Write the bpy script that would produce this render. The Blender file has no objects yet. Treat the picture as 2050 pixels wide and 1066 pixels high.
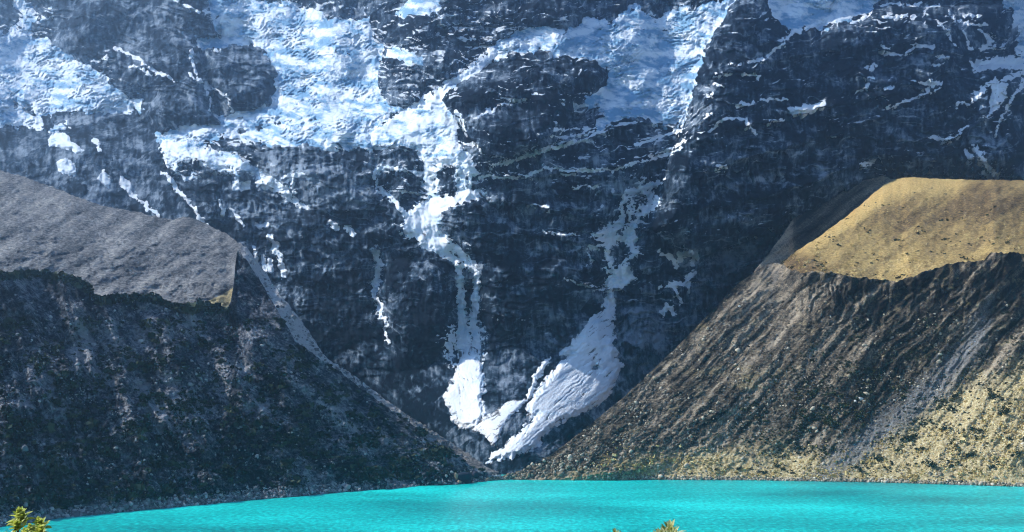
import bpy, math, random
import numpy as np
from mathutils import Vector, Matrix

# ------------------------------------------------------------------ camera, sky, sun, exposure
S = bpy.context.scene
COL = S.collection
F, CU, HV, H = 1969.0, 1025.0, 813.0, 30.0       # focal length and horizon of the photograph in its pixels, eye height over the lake
cam = bpy.data.cameras.new("camera"); camo = bpy.data.objects.new("camera", cam); COL.objects.link(camo)
cam.sensor_width = 36.0; cam.lens = 36.0 * F / 2050.0
cam.shift_y = (HV - 533.0) / 2050.0
cam.clip_start = 0.05; cam.clip_end = 30000
camo.location = (0, 0, H); camo.rotation_euler = (math.radians(90), 0, 0)
S.camera = camo

SUN_EL, SUN_AZ = 42.0, -77.0      # azimuth measured from +Y (into the picture) towards +X
d = Vector((math.sin(math.radians(SUN_AZ)) * math.cos(math.radians(SUN_EL)), math.cos(math.radians(SUN_AZ)) * math.cos(math.radians(SUN_EL)), math.sin(math.radians(SUN_EL))))
W = bpy.data.worlds.new("World"); S.world = W; W.use_nodes = True
wn = W.node_tree.nodes; bg = wn["Background"]
sky = wn.new("ShaderNodeTexSky"); sky.sky_type = 'NISHITA'; sky.sun_disc = False
sky.sun_elevation = math.radians(SUN_EL); sky.sun_rotation = math.radians(SUN_AZ)
sky.altitude = 4000; sky.ozone_density = 3.0
W.node_tree.links.new(sky.outputs[0], bg.inputs[0]); bg.inputs[1].default_value = 0.105
sl = bpy.data.lights.new("sun", 'SUN'); sl.energy = 5.0; sl.angle = math.radians(0.5); sl.color = (1.0, 0.93, 0.82)
so = bpy.data.objects.new("sun", sl); COL.objects.link(so); so.rotation_euler = d.to_track_quat('Z', 'Y').to_euler()
S.view_settings.view_transform = 'Standard'; S.view_settings.look = 'None'; S.view_settings.exposure = 0.9; S.view_settings.gamma = 1
S.view_settings.use_curve_mapping = False
S.cycles.use_denoising = True
S.cycles.filter_width = 1.1
S.cycles.volume_bounces = 1
S.cycles.max_bounces = 6

rng = np.random.RandomState(7)
random.seed(7)

# ------------------------------------------------------------------ numpy noise
_perm = rng.permutation(512).astype(np.int32); _perm = np.concatenate([_perm, _perm, _perm[:8]])
_ang = rng.rand(512) * 2 * np.pi
_gx = np.cos(_ang).astype(np.float32); _gy = np.sin(_ang).astype(np.float32)
def perlin(x, y):
    x = np.asarray(x, np.float32); y = np.asarray(y, np.float32)
    xi = np.floor(x).astype(np.int32); yi = np.floor(y).astype(np.int32)
    xf = x - xi; yf = y - yi
    xi &= 511; yi &= 511
    x1 = (xi + 1) & 511; y1 = (yi + 1) & 511
    def g(ix, iy, dx, dy):
        h = _perm[_perm[ix] + iy]
        return _gx[h] * dx + _gy[h] * dy
    u = xf * xf * xf * (xf * (xf * 6 - 15) + 10); v = yf * yf * yf * (yf * (yf * 6 - 15) + 10)
    a = g(xi, yi, xf, yf); b = g(x1, yi, xf - 1, yf); c = g(xi, y1, xf, yf - 1); e = g(x1, y1, xf - 1, yf - 1)
    top = a + u * (b - a); bot = c + u * (e - c)
    return (top + v * (bot - top)) * 1.5
def fbm(x, y, o=4, gain=.5, seed=0.0):
    r = 0; a = 1.0; n = 0
    for i in range(o):
        r = r + a * perlin(x * 2 ** i + 17.3 * i + seed, y * 2 ** i - 9.1 * i + seed * 1.7); n += a; a *= gain
    return r / n * 1.3
def ridged(x, y, o=4, gain=.5, seed=0.0):
    r = 0; a = 1.0; n = 0
    for i in range(o):
        p = 1 - np.abs(perlin(x * 2 ** i + 31.7 * i + seed, y * 2 ** i + 5.3 * i - seed)) * 1.6
        r = r + a * p; n += a; a *= gain
    return r / n            # about 0..1, sharp crests near 1
def blur(a, r):
    if r < 1: return a
    def b1(a):
        p = np.pad(a, ((r + 1, r), (0, 0)), mode='edge'); c = np.cumsum(p, 0, dtype=np.float64)
        return ((c[2 * r + 1:] - c[:-(2 * r + 1)]) / (2 * r + 1)).astype(np.float32)
    for _ in range(2):
        a = b1(a); a = b1(a.T).T
    return a
def sstep(a, b, x):
    t = np.clip((x - a) / (b - a), 0, 1); return t * t * (3 - 2 * t)
def curve(pts):
    xs = np.array([p[0] for p in pts], float); ys = np.array([p[1] for p in pts], float)
    return lambda u: np.interp(u, xs, ys)
def gauss(U, V, cu, cv, su, sv):
    return np.exp(-((U - cu) / su) ** 2 - ((V - cv) / sv) ** 2)

def P(u, v, Y):
    return np.stack([(u - CU) / F * Y, Y + 0 * u, H - (v - HV) / F * Y], -1)
def at(u, v, Y):
    return Vector(((u - CU) / F * Y, Y, H - (v - HV) / F * Y))

def sd_poly(U, V, pts):
    p = np.array(pts, np.float32); best = np.full(U.shape, 1e9, np.float32); ins = np.zeros(U.shape, bool)
    n = len(p)
    for i in range(n):
        ax, ay = p[i]; bx, by = p[(i + 1) % n]
        ex, ey = bx - ax, by - ay
        t = np.clip(((U - ax) * ex + (V - ay) * ey) / (ex * ex + ey * ey + 1e-9), 0, 1)
        best = np.minimum(best, (U - ax - t * ex) ** 2 + (V - ay - t * ey) ** 2)
        if by != ay:
            ins ^= ((ay > V) != (by > V)) & (U < (bx - ax) * (V - ay) / (by - ay) + ax)
    dist = np.sqrt(best)
    return np.where(ins, dist, -dist)
def sd_line(U, V, pts, w):
    best = np.full(U.shape, -1e9, np.float32)
    if not hasattr(w, '__len__'): w = [w] * len(pts)
    for i in range(len(pts) - 1):
        ax, ay = pts[i]; bx, by = pts[i + 1]; ex, ey = bx - ax, by - ay
        t = np.clip(((U - ax) * ex + (V - ay) * ey) / (ex * ex + ey * ey + 1e-9), 0, 1)
        best = np.maximum(best, (w[i] + t * (w[i + 1] - w[i])) / 2 - np.sqrt((U - ax - t * ex) ** 2 + (V - ay - t * ey) ** 2))
    return best

# ------------------------------------------------------------------ mesh helpers
def raw_mesh(name, verts, faces, attrs=None, smooth=True):
    """faces: (n,3) or (n,4) int array"""
    me = bpy.data.meshes.new(name)
    verts = np.ascontiguousarray(verts, np.float32); faces = np.ascontiguousarray(faces, np.int32)
    k = faces.shape[1]
    me.vertices.add(len(verts)); me.vertices.foreach_set("co", verts.ravel())
    me.loops.add(faces.size); me.loops.foreach_set("vertex_index", faces.ravel())
    me.polygons.add(len(faces)); me.polygons.foreach_set("loop_start", np.arange(0, faces.size, k, dtype=np.int32))
    try: me.polygons.foreach_set("loop_total", np.full(len(faces), k, np.int32))
    except Exception: pass
    me.update(calc_edges=True)
    if smooth: me.polygons.foreach_set("use_smooth", np.ones(len(faces), bool))
    for n, a in (attrs or {}).items():
        at_ = me.attributes.new(n, 'FLOAT', 'POINT'); at_.data.foreach_set("value", np.ascontiguousarray(a, np.float32).ravel())
    return me
def link(name, me, mat, parent=None, **props):
    o = bpy.data.objects.new(name, me); COL.objects.link(o)
    if mat and not me.materials: me.materials.append(mat)
    if parent: o.parent = parent
    for k, v in props.items():
        if v: o[k] = v
    return o
def grid_faces(r, c):
    i = np.arange(r * c).reshape(r, c)
    return np.stack([i[:-1, :-1], i[:-1, 1:], i[1:, 1:], i[1:, :-1]], -1).reshape(-1, 4)

# ------------------------------------------------------------------ materials
class NT:
    def __init__(s, name):
        s.m = bpy.data.materials.new(name); s.m.use_nodes = True
        s.t = s.m.node_tree; s.b = s.t.nodes["Principled BSDF"]
        s.b.inputs["Roughness"].default_value = .9; s.b.inputs["Specular IOR Level"].default_value = .02
    def n(s, typ, **kw):
        x = s.t.nodes.new(typ)
        for k, v in kw.items(): setattr(x, k, v)
        return x
    def l(s, a, b): s.t.links.new(a, b)
    def attr(s, name):
        return s.n("ShaderNodeAttribute", attribute_name=name).outputs["Fac"]
    def coord(s, scale=(1, 1, 1)):
        tc = s.n("ShaderNodeTexCoord"); mp = s.n("ShaderNodeMapping"); s.l(tc.outputs["Object"], mp.inputs[0]); mp.inputs["Scale"].default_value = scale
        return mp.outputs[0]
    def noise(s, scale, detail=4, rough=.6, stretch=(1, 1, 1), dist=0.0):
        t = s.n("ShaderNodeTexNoise"); s.l(s.coord(stretch), t.inputs["Vector"])
        t.inputs["Scale"].default_value = scale; t.inputs["Detail"].default_value = detail; t.inputs["Roughness"].default_value = rough; t.inputs["Distortion"].default_value = dist
        return t.outputs["Fac"]
    def ramp(s, fac, stops):
        r = s.n("ShaderNodeValToRGB"); s.l(fac, r.inputs[0]); e = r.color_ramp.elements
        while len(e) < len(stops): e.new(.5)
        for i, (p, c) in enumerate(stops):
            e[i].position = p; e[i].color = (c, c, c, 1) if not hasattr(c, '__len__') else (*c, 1)
        return r.outputs[0]
    def mix(s, fac, a, b, mode='MIX'):
        x = s.n("ShaderNodeMix", data_type='RGBA', blend_type=mode)
        for v, i in ((fac, 0), (a, 6), (b, 7)):
            if isinstance(v, (int, float)): x.inputs[i].default_value = v
            elif isinstance(v, tuple): x.inputs[i].default_value = (*v, 1)
            else: s.l(v, x.inputs[i])
        return x.outputs[2]
    def math(s, op, a, b=0.0, clamp=False):
        x = s.n("ShaderNodeMath", operation=op, use_clamp=clamp)
        for v, i in ((a, 0), (b, 1)):
            if isinstance(v, (int, float)): x.inputs[i].default_value = v
            else: s.l(v, x.inputs[i])
        return x.outputs[0]
    def bump(s, h, strength, dist):
        b = s.n("ShaderNodeBump"); s.l(h, b.inputs["Height"]); b.inputs["Strength"].default_value = strength; b.inputs["Distance"].default_value = dist
        s.l(b.outputs[0], s.b.inputs["Normal"])
    def color(s, c):
        if isinstance(c, tuple): s.b.inputs["Base Color"].default_value = (*c, 1)
        else: s.l(c, s.b.inputs["Base Color"])

def mat_rock(name, dark, mid, light, snowy=True, fine=.35, streak=(1, 1, .25)):
    m = NT(name)
    f = m.noise(fine, 7, .78, streak); g = m.noise(.03, 4, .6, (1, 1, .5))
    t = m.math('ADD', m.math('MULTIPLY', m.math('SUBTRACT', f, .5), 1.05), m.math('MULTIPLY', g, .35)); t = m.math('ADD', t, .375)
    hs = []
    for sc_, st_, am in ((.05, (1, 1, .9), .30), (.17, (1, 1, 1.5), .15)):      # broken faces: every joint block has its own tone
        w_ = m.n("ShaderNodeTexNoise"); m.l(m.coord((1, 1, 1)), w_.inputs["Vector"]); w_.inputs["Scale"].default_value = sc_ * 1.6; w_.inputs["Detail"].default_value = 5
        ad = m.n("ShaderNodeVectorMath", operation='MULTIPLY_ADD'); m.l(w_.outputs["Color"], ad.inputs[0]); ad.inputs[1].default_value = (.9 / sc_,) * 3; m.l(m.coord(st_), ad.inputs[2])
        vo = m.n("ShaderNodeTexVoronoi"); m.l(ad.outputs[0], vo.inputs["Vector"]); vo.inputs["Scale"].default_value = sc_
        sp = m.n("ShaderNodeSeparateColor"); m.l(vo.outputs["Color"], sp.inputs[0])
        t = m.math('ADD', t, m.math('MULTIPLY', m.math('SUBTRACT', sp.outputs[0], .5), am)); hs.append(m.math('MULTIPLY', sp.outputs[1], am))
    t = m.math('ADD', t, m.math('SUBTRACT', m.attr("tone"), .55))
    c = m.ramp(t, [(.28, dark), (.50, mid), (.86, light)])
    if snowy:
        sn = m.noise(.55, 5, .7, (1, 1, 1.2))
        k = m.math('ADD', m.attr("snow"), m.math('MULTIPLY', m.math('SUBTRACT', sn, .5), .85))
        k = m.ramp(k, [(.46, 0.0), (.56, 1.0)])
        c = m.mix(k, c, (.78, .84, .9))
    m.color(c)
    m.bump(m.math('ADD', m.noise(fine * 1.3, 8, .75, streak), m.math('ADD', hs[0], hs[1])), 1.0, 3.2)
    return m.m

def mat_slope(name, stops, fine=.6, grit=1.6, straw=((.20, .15, .07), (.62, .50, .26), (.86, .74, .48)), rubble=((.10, .10, .10), (.2, .2, .2), (.4, .4, .39))):
    """loose moraine: colour by 'tone' and noise, dry grass by 'grass', bare grey rubble by 'scree'"""
    m = NT(name)
    f = m.noise(fine, 7, .8); g = m.noise(.06, 4, .6)
    t = m.math('ADD', m.math('MULTIPLY', m.math('SUBTRACT', f, .5), grit), m.math('MULTIPLY', g, .3)); t = m.math('ADD', t, .45)
    t = m.math('ADD', t, m.math('SUBTRACT', m.attr("tone"), .6))
    c = m.ramp(t, stops)
    gr = m.ramp(m.noise(.8, 5, .7), [(.3, straw[0]), (.5, straw[1]), (.7, straw[2])])
    k = m.math('ADD', m.attr("grass"), m.math('MULTIPLY', m.math('SUBTRACT', m.noise(.45, 6, .75), .5), 1.2))
    c = m.mix(m.ramp(k, [(.22, 0.0), (.85, 1.0)]), c, gr)
    sc = m.ramp(m.noise(1.2, 5, .7), [(.3, rubble[0]), (.5, rubble[1]), (.7, rubble[2])])
    k = m.math('ADD', m.attr("scree"), m.math('MULTIPLY', m.math('SUBTRACT', m.noise(.5, 5, .7), .5), .9))
    c = m.mix(m.ramp(k, [(.36, 0.0), (.8, 1.0)]), c, sc)
    m.color(c)
    m.bump(m.noise(fine * 1.5, 8, .78), 1.0, 1.5)
    return m.m

M_wall = mat_rock("dark_slate_rock", (.006, .011, .022), (.048, .080, .124), (.34, .41, .50))
M_left = mat_slope("dark_moraine", [(.26, (.008, .012, .020)), (.5, (.080, .094, .122)), (.8, (.36, .37, .40))], grit=2.0)
M_pale = mat_slope("pale_scree_hill", [(.22, (.055, .06, .07)), (.52, (.22, .22, .225)), (.85, (.5, .48, .45))], grit=2.0, rubble=((.3, .31, .34), (.5, .51, .53), (.66, .66, .66)))
M_right = mat_slope("brown_moraine", [(.24, (.011, .010, .010)), (.5, (.115, .096, .072)), (.8, (.46, .38, .28))])

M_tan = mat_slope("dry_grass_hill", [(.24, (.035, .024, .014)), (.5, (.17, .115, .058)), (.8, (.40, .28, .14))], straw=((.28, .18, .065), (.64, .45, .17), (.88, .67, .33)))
def mat_snow(name, clean, ice, dirt):
    m = NT(name)
    f = m.noise(.22, 7, .75, (1, 1, 1.6)); g = m.noise(.9, 4, .7)
    c = m.mix(m.ramp(m.math('ADD', f, m.math('MULTIPLY', m.math('SUBTRACT', m.attr("ice"), .5), .8)), [(.38, 0.0), (.70, 1.0)]), clean, ice)
    k = m.math('ADD', m.attr("dirt"), m.math('MULTIPLY', m.math('SUBTRACT', g, .5), .8))
    c = m.mix(m.ramp(k, [(.5, 0.0), (.72, 1.0)]), c, dirt)
    m.color(c); m.b.inputs["Roughness"].default_value = .65
    m.bump(m.noise(.5, 7, .72), .6, 1.2)
    return m.m
M_ice = mat_snow("glacier_ice", (.78, .84, .90), (.20, .37, .55), (.05, .075, .11))  # blue of bare ice, deepened so the colour also carries crevasse shadow
M_snow = mat_snow("avalanche_snow", (.76, .80, .84), (.52, .64, .74), (.1, .1, .11))

# ------------------------------------------------------------------ the headwall
uA = np.concatenate([np.arange(-700, -60, 14), np.arange(-60, 2112, 2), np.arange(2112, 2760, 14)]).astype(np.float32)
vA = np.concatenate([np.arange(976, -152, -2), np.arange(-156, -330, -8)]).astype(np.float32)     # bottom to top
U, V = np.meshgrid(uA, vA)
_lw = curve([(-700, 780), (0, 690), (300, 655), (640, 590), (800, 540), (930, 430), (980, 412), (1100, 420), (1250, 480), (1400, 580), (1600, 680), (2050, 770), (2750, 850)])
_mid = curve([(-700, 745), (0, 705), (300, 668), (640, 605), (980, 530), (1250, 580), (1500, 655), (1700, 728), (2050, 800), (2750, 880)])
def smooth_u(f, r):
    x = np.arange(-1200, 3300, 5.0); k = np.hanning(2 * r // 5 + 1); k /= k.sum()
    y = np.convolve(np.pad(f(x), len(k) // 2, mode='edge'), k, 'valid'); return lambda u: np.interp(u, x, y)
LOW = smooth_u(_lw, 180); MID = smooth_u(_mid, 420)
tS = curve([(-330, 1.25), (-100, 1.15), (0, 1.1), (120, 1.0), (200, .8), (290, .75), (320, 1.5), (560, 1.7), (660, 1.6), (700, .7), (900, .6), (976, .5)])
slope = tS(V + 25 * fbm(U / 160, V / 160, 3, seed=3)) * np.exp(.30 * fbm(U / 190, V / 70, 3, seed=1))
massif = [(1534, -5), (1473, 0), (1439, 48), (1408, 96), (1384, 184), (1370, 246), (1330, 330), (1290, 460), (1400, 520), (1600, 440), (1760, 350), (2050, 360), (2060, 130), (1950, 130), (2010, 10), (1750, 14), (1640, 55), (1569, 44)]
_mk = sstep(-50, 110, sd_poly(U, V, massif)); slope = slope * (1 - _mk) + np.maximum(slope, 1.35) * _mk
t = (HV - V) / F
slope = np.maximum(slope, t + .22)
dt = np.diff(t, axis=0, prepend=t[:1])
inc = blur(dt / (slope - t), 2)
up = np.cumsum(inc * sstep(720, 660, V), axis=0)
lowf = np.clip((976 - V) / 276, 0, 1)
logY = np.log(LOW(U)) * (1 - lowf) + np.log(MID(U)) * lowf + up
logY = np.concatenate([logY[:1], blur(logY, 10)[1:]])
YA = np.exp(logY).astype(np.float32)

bosses = [  # dark rock outcrops standing proud of the ice: outline, how far they stand out in metres
    ([(457, 87), (492, 85), (522, 92), (543, 116), (557, 147), (557, 178), (546, 208), (512, 219), (478, 230), (447, 236), (440, 200), (400, 140), (410, 100)], 22),
    ([(110, 60), (200, -40), (420, -40), (428, 44), (441, 73), (400, 80), (410, 130), (440, 249), (376, 253), (325, 270), (280, 240), (280, 205), (227, 181), (171, 131), (102, 92)], 32),
    ([(885, 200), (899, 178), (946, 150), (998, 116), (1056, 99), (1093, 99), (1144, 113), (1192, 120), (1226, 157), (1192, 188), (1150, 215), (1130, 260), (1090, 300), (1000, 318), (960, 300), (925, 260), (905, 230)], 32),
    ([(765, 99), (757, 137), (753, 171), (779, 212), (837, 205), (850, 180), (900, 130), (860, 90), (890, 40), (820, 30), (780, 60)], 15),
    (massif, 38),
    ([(860, -40), (880, 40), (900, 85), (987, 92), (1056, 58), (1158, 51), (1180, 30), (1150, -40)], 15),
    ([(500, 310), (560, 300), (740, 310), (745, 350), (780, 420), (700, 440), (620, 415), (560, 370)], 8),
    ([(780, 520), (870, 515), (912, 560), (915, 640), (890, 720), (800, 740), (740, 640)], 10),
    ([(965, 560), (1030, 500), (1200, 560), (1210, 600), (1130, 640), (1000, 680), (965, 650)], 10),
    ([(1270, 515), (1320, 505), (1345, 530), (1320, 555), (1275, 550)], 8),
    ([(915, 405), (960, 395), (1010, 430), (1050, 470), (960, 500), (900, 460), (895, 430)], 10),
]
D = np.zeros_like(YA)
for pts, hgt in bosses:
    sd = sd_poly(U, V, pts) + 7 * fbm(U / 40, V / 40, 3, seed=hgt)
    D += 1.7 * hgt * np.sqrt(np.clip(sd / 45, 0, 1))
for pts, w, dep in [([(850, 300), (850, 420), (860, 470), (930, 530), (935, 690), (930, 850)], 80, 16),
                    ([(1330, 350), (1270, 420), (1230, 500), (1235, 580), (1220, 640)], 80, 14),
                    ([(753, 490), (757, 560), (775, 690)], 30, 7)]:
    D -= dep * np.clip((sd_line(U, V, pts, w)) / (w / 2) + .3, 0, 1)
sc = YA / 800.0
warp = 22 * fbm(U / 70, V / 70, 3, seed=11)
D += sc * 20 * fbm(U / 170, V / 120, 3, seed=21)
D += sc * 12 * (ridged((U + warp) / 80, (V + U * .25) / 60, 4, seed=5) - .6)
cliff = sstep(1.05, 1.5, slope)
D += sc * (3.0 + 4.5 * cliff) * (ridged((U + warp * .5) / 26, V / 110, 3, seed=8) - .6)      # couloirs and ribs
tilt = np.interp(uA, [-700, 300, 700, 1000, 1300, 1700, 2750], [-.12, -.30, -.22, 0, .22, .24, .2]).astype(np.float32)[None, :]
q = (V + np.cumsum(np.gradient(uA)[None, :] * tilt, axis=1) + 1.3 * warp) / 21.0 + .6 * fbm(U / 120, V / 30, 2, seed=33)
saw_q = q - np.floor(q); saw = saw_q; saw = np.where(saw < .8, saw / .8, (1 - saw) / .2)
D += sc * 6.5 * (saw - .5) * sstep(-.25, .25, fbm(U / 110, V / 60, 2, seed=14))                 # stepped strata
q2 = q * 2.3 + .5 * fbm(U / 50, V / 12, 3, seed=73); s2 = q2 - np.floor(q2)
D += sc * 3.0 * (np.where(s2 < .5, s2 / .5, (1 - s2) / .5) - .5) * sstep(-.1, .3, fbm(U / 60, V / 40, 2, seed=15))
for pts, hh in [([(1380, 290), (1450, 262), (1560, 240), (1700, 205), (1860, 175)], 15), ([(1330, 400), (1420, 340), (1560, 300), (1700, 262), (1800, 215)], 17), ([(1560, 120), (1700, 95), (1800, 88), (1900, 60)], 13),
                ([(1420, 150), (1520, 140), (1600, 108)], 12), ([(1690, 182), (1800, 168), (1890, 160)], 11), ([(1840, 285), (1910, 280), (1950, 252), (2060, 215)], 14), ([(1290, 470), (1400, 420), (1550, 390), (1720, 330)], 14),
                ([(960, 352), (1056, 353), (1158, 342), (1262, 328)], 12), ([(987, 331), (1090, 300), (1214, 262), (1370, 235)], 13), ([(895, 425), (1000, 402), (1100, 415), (1210, 445)], 12), ([(930, 505), (1050, 470), (1160, 485), (1240, 505)], 13),
                ([(965, 565), (1080, 540), (1205, 580)], 11), ([(420, 296), (540, 292), (600, 298), (745, 301)], 11), ([(330, 352), (450, 348), (560, 382), (640, 420), (760, 428)], 12), ([(400, 425), (520, 442), (640, 452), (800, 482)], 12),
                ([(480, 472), (600, 484), (720, 502), (820, 504), (905, 530)], 14), ([(560, 545), (660, 565), (745, 600)], 9), ([(60, 275), (180, 300), (300, 350), (420, 400)], 6), ([(600, 350), (700, 345), (790, 372)], 8), ([(890, 150), (990, 190), (1100, 205), (1200, 160)], 10), ([(430, 150), (500, 165), (555, 150)], 8)]:
    vl = np.interp(uA, [p[0] for p in pts], [p[1] for p in pts])[None, :] + 9 * fbm(U / 38, V / 60, 4, .6, seed=hh + pts[0][0] * .01)
    ends = sstep(pts[0][0] - 25, pts[0][0] + 25, U) * sstep(pts[-1][0] + 25, pts[-1][0] - 25, U)
    up_ = vl - V
    D += sc * hh * ends * np.where(up_ > 0, np.exp(-up_ / 26), np.exp(up_ / 3.0)) * np.clip(.75 + .9 * fbm(U / 50, V / 50, 3, seed=hh), .1, 1.4)
D += sc * 2.6 * fbm(U / 17, V / 13, 3, .6, seed=40) + sc * 2.4 * (ridged(U / 11 + warp / 30, V / 24, 2, seed=50) - .6)
D += sc * 1.0 * fbm(U / 4.5, V / 4.5, 2, seed=61)
slab = np.clip(sstep(225, 290, V) * sstep(420, 250, U) + .6 * gauss(U, V, 400, 420, 160, 60), 0, 1)       # smooth ice-worn slabs on the left
D = D * (1 - .72 * slab) + slab * sc * 1.6 * (ridged((V - .35 * U) / 14, (U + .35 * V) / 90, 3, seed=93) - .6)
D *= np.clip((976 - V) / 60, .1, 1)
lowscree = sstep(660, 760, V)
sgn = np.tanh((U - 985) / 40); fl_ = np.where(U > 985, U * .67 + V * .74, -U * .6 + V * .8)
D = D * (1 - .72 * lowscree) + sc * 5.0 * lowscree * np.abs(sgn) * (ridged(fl_ / 24 + .3 * fbm(U / 40, V / 40, 2), (U - V * sgn) / 240, 4, .6, seed=71) - .6)
YD = YA - D
pA = P(U, V, YD)
du_ = np.gradient(pA, axis=1); dv_ = np.gradient(pA, axis=0)
nr = np.cross(du_, dv_); nr /= np.linalg.norm(nr, axis=-1, keepdims=True) + 1e-9
nz = nr[..., 2]; nz = np.where(nr[..., 1:2].sum(-1) > 0, -nz, nz)
# regular part of the headwall grid for draping snow
ci = np.where((uA >= -60) & (uA <= 2110))[0]; ri = np.where(vA >= -150)[0]
RY = YD[np.ix_(ri, ci)][::-1]            # rows now go from v=-150 down in steps of 2
RB = YA[np.ix_(ri, ci)][::-1]
R0u, R0v = uA[ci[0]], vA[ri[-1]]
_bl = {}
def rockY(r):
    if r not in _bl: _bl[r] = blur(RY, r)
    return _bl[r]
def sample(A, u, v):
    x = np.clip((u - R0u) / 2, 0, A.shape[1] - 1.001); y = np.clip((v - R0v) / 2, 0, A.shape[0] - 1.001)
    xi = x.astype(int); yi = y.astype(int); fx = x - xi; fy = y - yi
    return (A[yi, xi] * (1 - fx) + A[yi, xi + 1] * fx) * (1 - fy) + (A[yi + 1, xi] * (1 - fx) + A[yi + 1, xi + 1] * fx) * fy

def snow_mesh(name, shapes, thick=5.0, k=.5, ragged=6.0, rs=16.0, smooth_r=5, hug=0.0, crevasse=0.0, streak=None, holes=0.0, dirt=.2, ice=.5, step=1.5, wander=4.0, uneven=0.0, fiber=0.0):
    pts = [p for s in shapes for p in s[1]]
    x0, x1 = min(p[0] for p in pts) - 14, max(p[0] for p in pts) + 14
    y0, y1 = min(p[1] for p in pts) - 14, max(p[1] for p in pts) + 14
    x0, x1, y0, y1 = max(x0, -58), min(x1, 2106), max(y0, -148), min(y1, 972)
    u, v = np.meshgrid(np.arange(x0, x1, step, dtype=np.float32), np.arange(y0, y1, step, dtype=np.float32))
    sd = np.full(u.shape, -50, np.float32)
    wa = wander * fbm(u / 22, v / 22, 3, .6, seed=3.1 + x0 * .01); wb = wander * fbm(u / 22, v / 22, 3, .6, seed=8.7 + y0 * .01)
    wv = 1 + uneven * fbm(u / 11, v / 11, 3, .6, seed=5.5 + x0 * .01)
    for s in shapes:
        if s[0] == 'p': sd = np.maximum(sd, sd_poly(u + wa, v + wb, s[1]))
        elif s[0] == 'l': sd = np.maximum(sd, sd_line(u + wa, v + wb, s[1], s[2]) - uneven * (1 - wv) * 0 + (wv - 1) * np.mean(s[2]) * .6)
        elif s[0] == 'h': sd = np.minimum(sd, -sd_poly(u, v, s[1]))
        elif s[0] == 'hl': sd = np.minimum(sd, -sd_line(u, v, s[1], s[2]))
    sd = sd + ragged * fbm(u / rs, v / rs, 4, .6, seed=len(pts) * .37) + ragged * .25
    if streak is not None:          # flow lines
        s_ = u * math.sin(streak) + v * math.cos(streak); r_ = u * math.cos(streak) - v * math.sin(streak)
        fl = ridged(s_ / 5.5 + .9 * fbm(u / 26, v / 26, 3), r_ / 60, 4, .6, seed=4)
    else: fl = None
    off = np.clip(sd * k, -3, thick)
    if holes: off -= holes * np.clip(fbm(u / 13, v / 9, 4, .6, seed=9.5), 0, 1) * 4
    if crevasse:
        w_ = 14 * fbm(u / 45, v / 45, 3, seed=2)
        cm = .25 + .75 * sstep(-.25, .3, fbm(u / 70, v / 45, 3, seed=44)); off += np.clip(sd / 10, 0, 1) * cm * (1.5 * crevasse * (ridged((u + w_) / 26, (v + .3 * u + w_) / 8, 4, .65, seed=6) - .62) * 2.0 + crevasse * 1.2 * fbm(u / 60, v / 30, 2, seed=45) + crevasse * .25 * fbm(u / 5, v / 4, 2, seed=7))
    if fiber: off -= fiber * 3 * np.clip(.70 - ridged(u / 7 + .5 * fbm(u / 14, v / 40, 2), v / 60, 3, .6, seed=x0), 0, 1)
    if fl is not None: off += np.clip(sd / 6, 0, 1) * 1.5 * (fl - .6)
    by = sample(rockY(smooth_r), u, v); ry = sample(RY, u, v)
    sc_ = by / 800
    y = by * (1 - hug) + ry * hug - off * sc_
    keep = (sd > -2.5) & (off > -2.5)
    kf = keep[:-1, :-1] & keep[1:, :-1] & keep[:-1, 1:] & keep[1:, 1:]
    if kf.sum() < 4: return None
    f = grid_faces(*u.shape).reshape(u.shape[0] - 1, u.shape[1] - 1, 4)[kf]
    used = np.unique(f); remap = np.zeros(u.size, np.int32); remap[used] = np.arange(len(used))
    pos = P(u, v, y).reshape(-1, 3)
    dv = dirt + .25 * fbm(u / 24, v / 10, 4, seed=15) + (0 if fl is None else .55 * (np.clip(.62 - fl, 0, 1)) * 1.6) + .3 * np.clip(1 - sd / 5, 0, 1) * (fl is not None)
    iv = ice + .65 * fbm(u / 50, v / 20, 4, seed=16) + (.55 * (ridged((u + .5 * v) / 40 + .5 * fbm(u / 60, v / 60, 2, seed=8), (v - .4 * u) / 13, 4, .6, seed=17) - .62) if crevasse else 0)
    top = pos[used]
    n0 = len(used)
    tf = remap[f]
    # underside buried in the rock so that the sheet is a closed body
    bot = top + np.array([0, 6.0, -2.0]) * (by.reshape(-1, 1)[used] / 800)
    ed = np.concatenate([tf[:, [0, 1]], tf[:, [1, 2]], tf[:, [2, 3]], tf[:, [3, 0]]])
    key = np.sort(ed, 1); key = key[:, 0].astype(np.int64) * n0 + key[:, 1]
    _, idx, cnt = np.unique(key, return_index=True, return_counts=True)
    be = ed[idx[cnt == 1]]
    side = np.stack([be[:, 1], be[:, 0], be[:, 0] + n0, be[:, 1] + n0], 1)
    fa = np.concatenate([tf[:, ::-1] * 1, side[:, ::-1]])
    return raw_mesh(name, np.concatenate([top, bot]), fa, {"dirt": np.tile(dv.ravel()[used], 2), "ice": np.tile(iv.ravel()[used], 2)})
SNOW = []
def snow(name, label, cat, shapes, group=None, mat=None, **kw):
    SNOW.append((name, label, cat, shapes, group, mat, kw))

LEDGE = dict(thick=.8, k=.45, ragged=3.5, rs=8, smooth_r=1, hug=.85, uneven=1.3, wander=7, ice=.25, dirt=.1, step=1.2)
GL = dict(thick=6, k=.4, ragged=13, rs=24, smooth_r=5, hug=.25, crevasse=2.8, holes=.25, wander=6)

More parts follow.
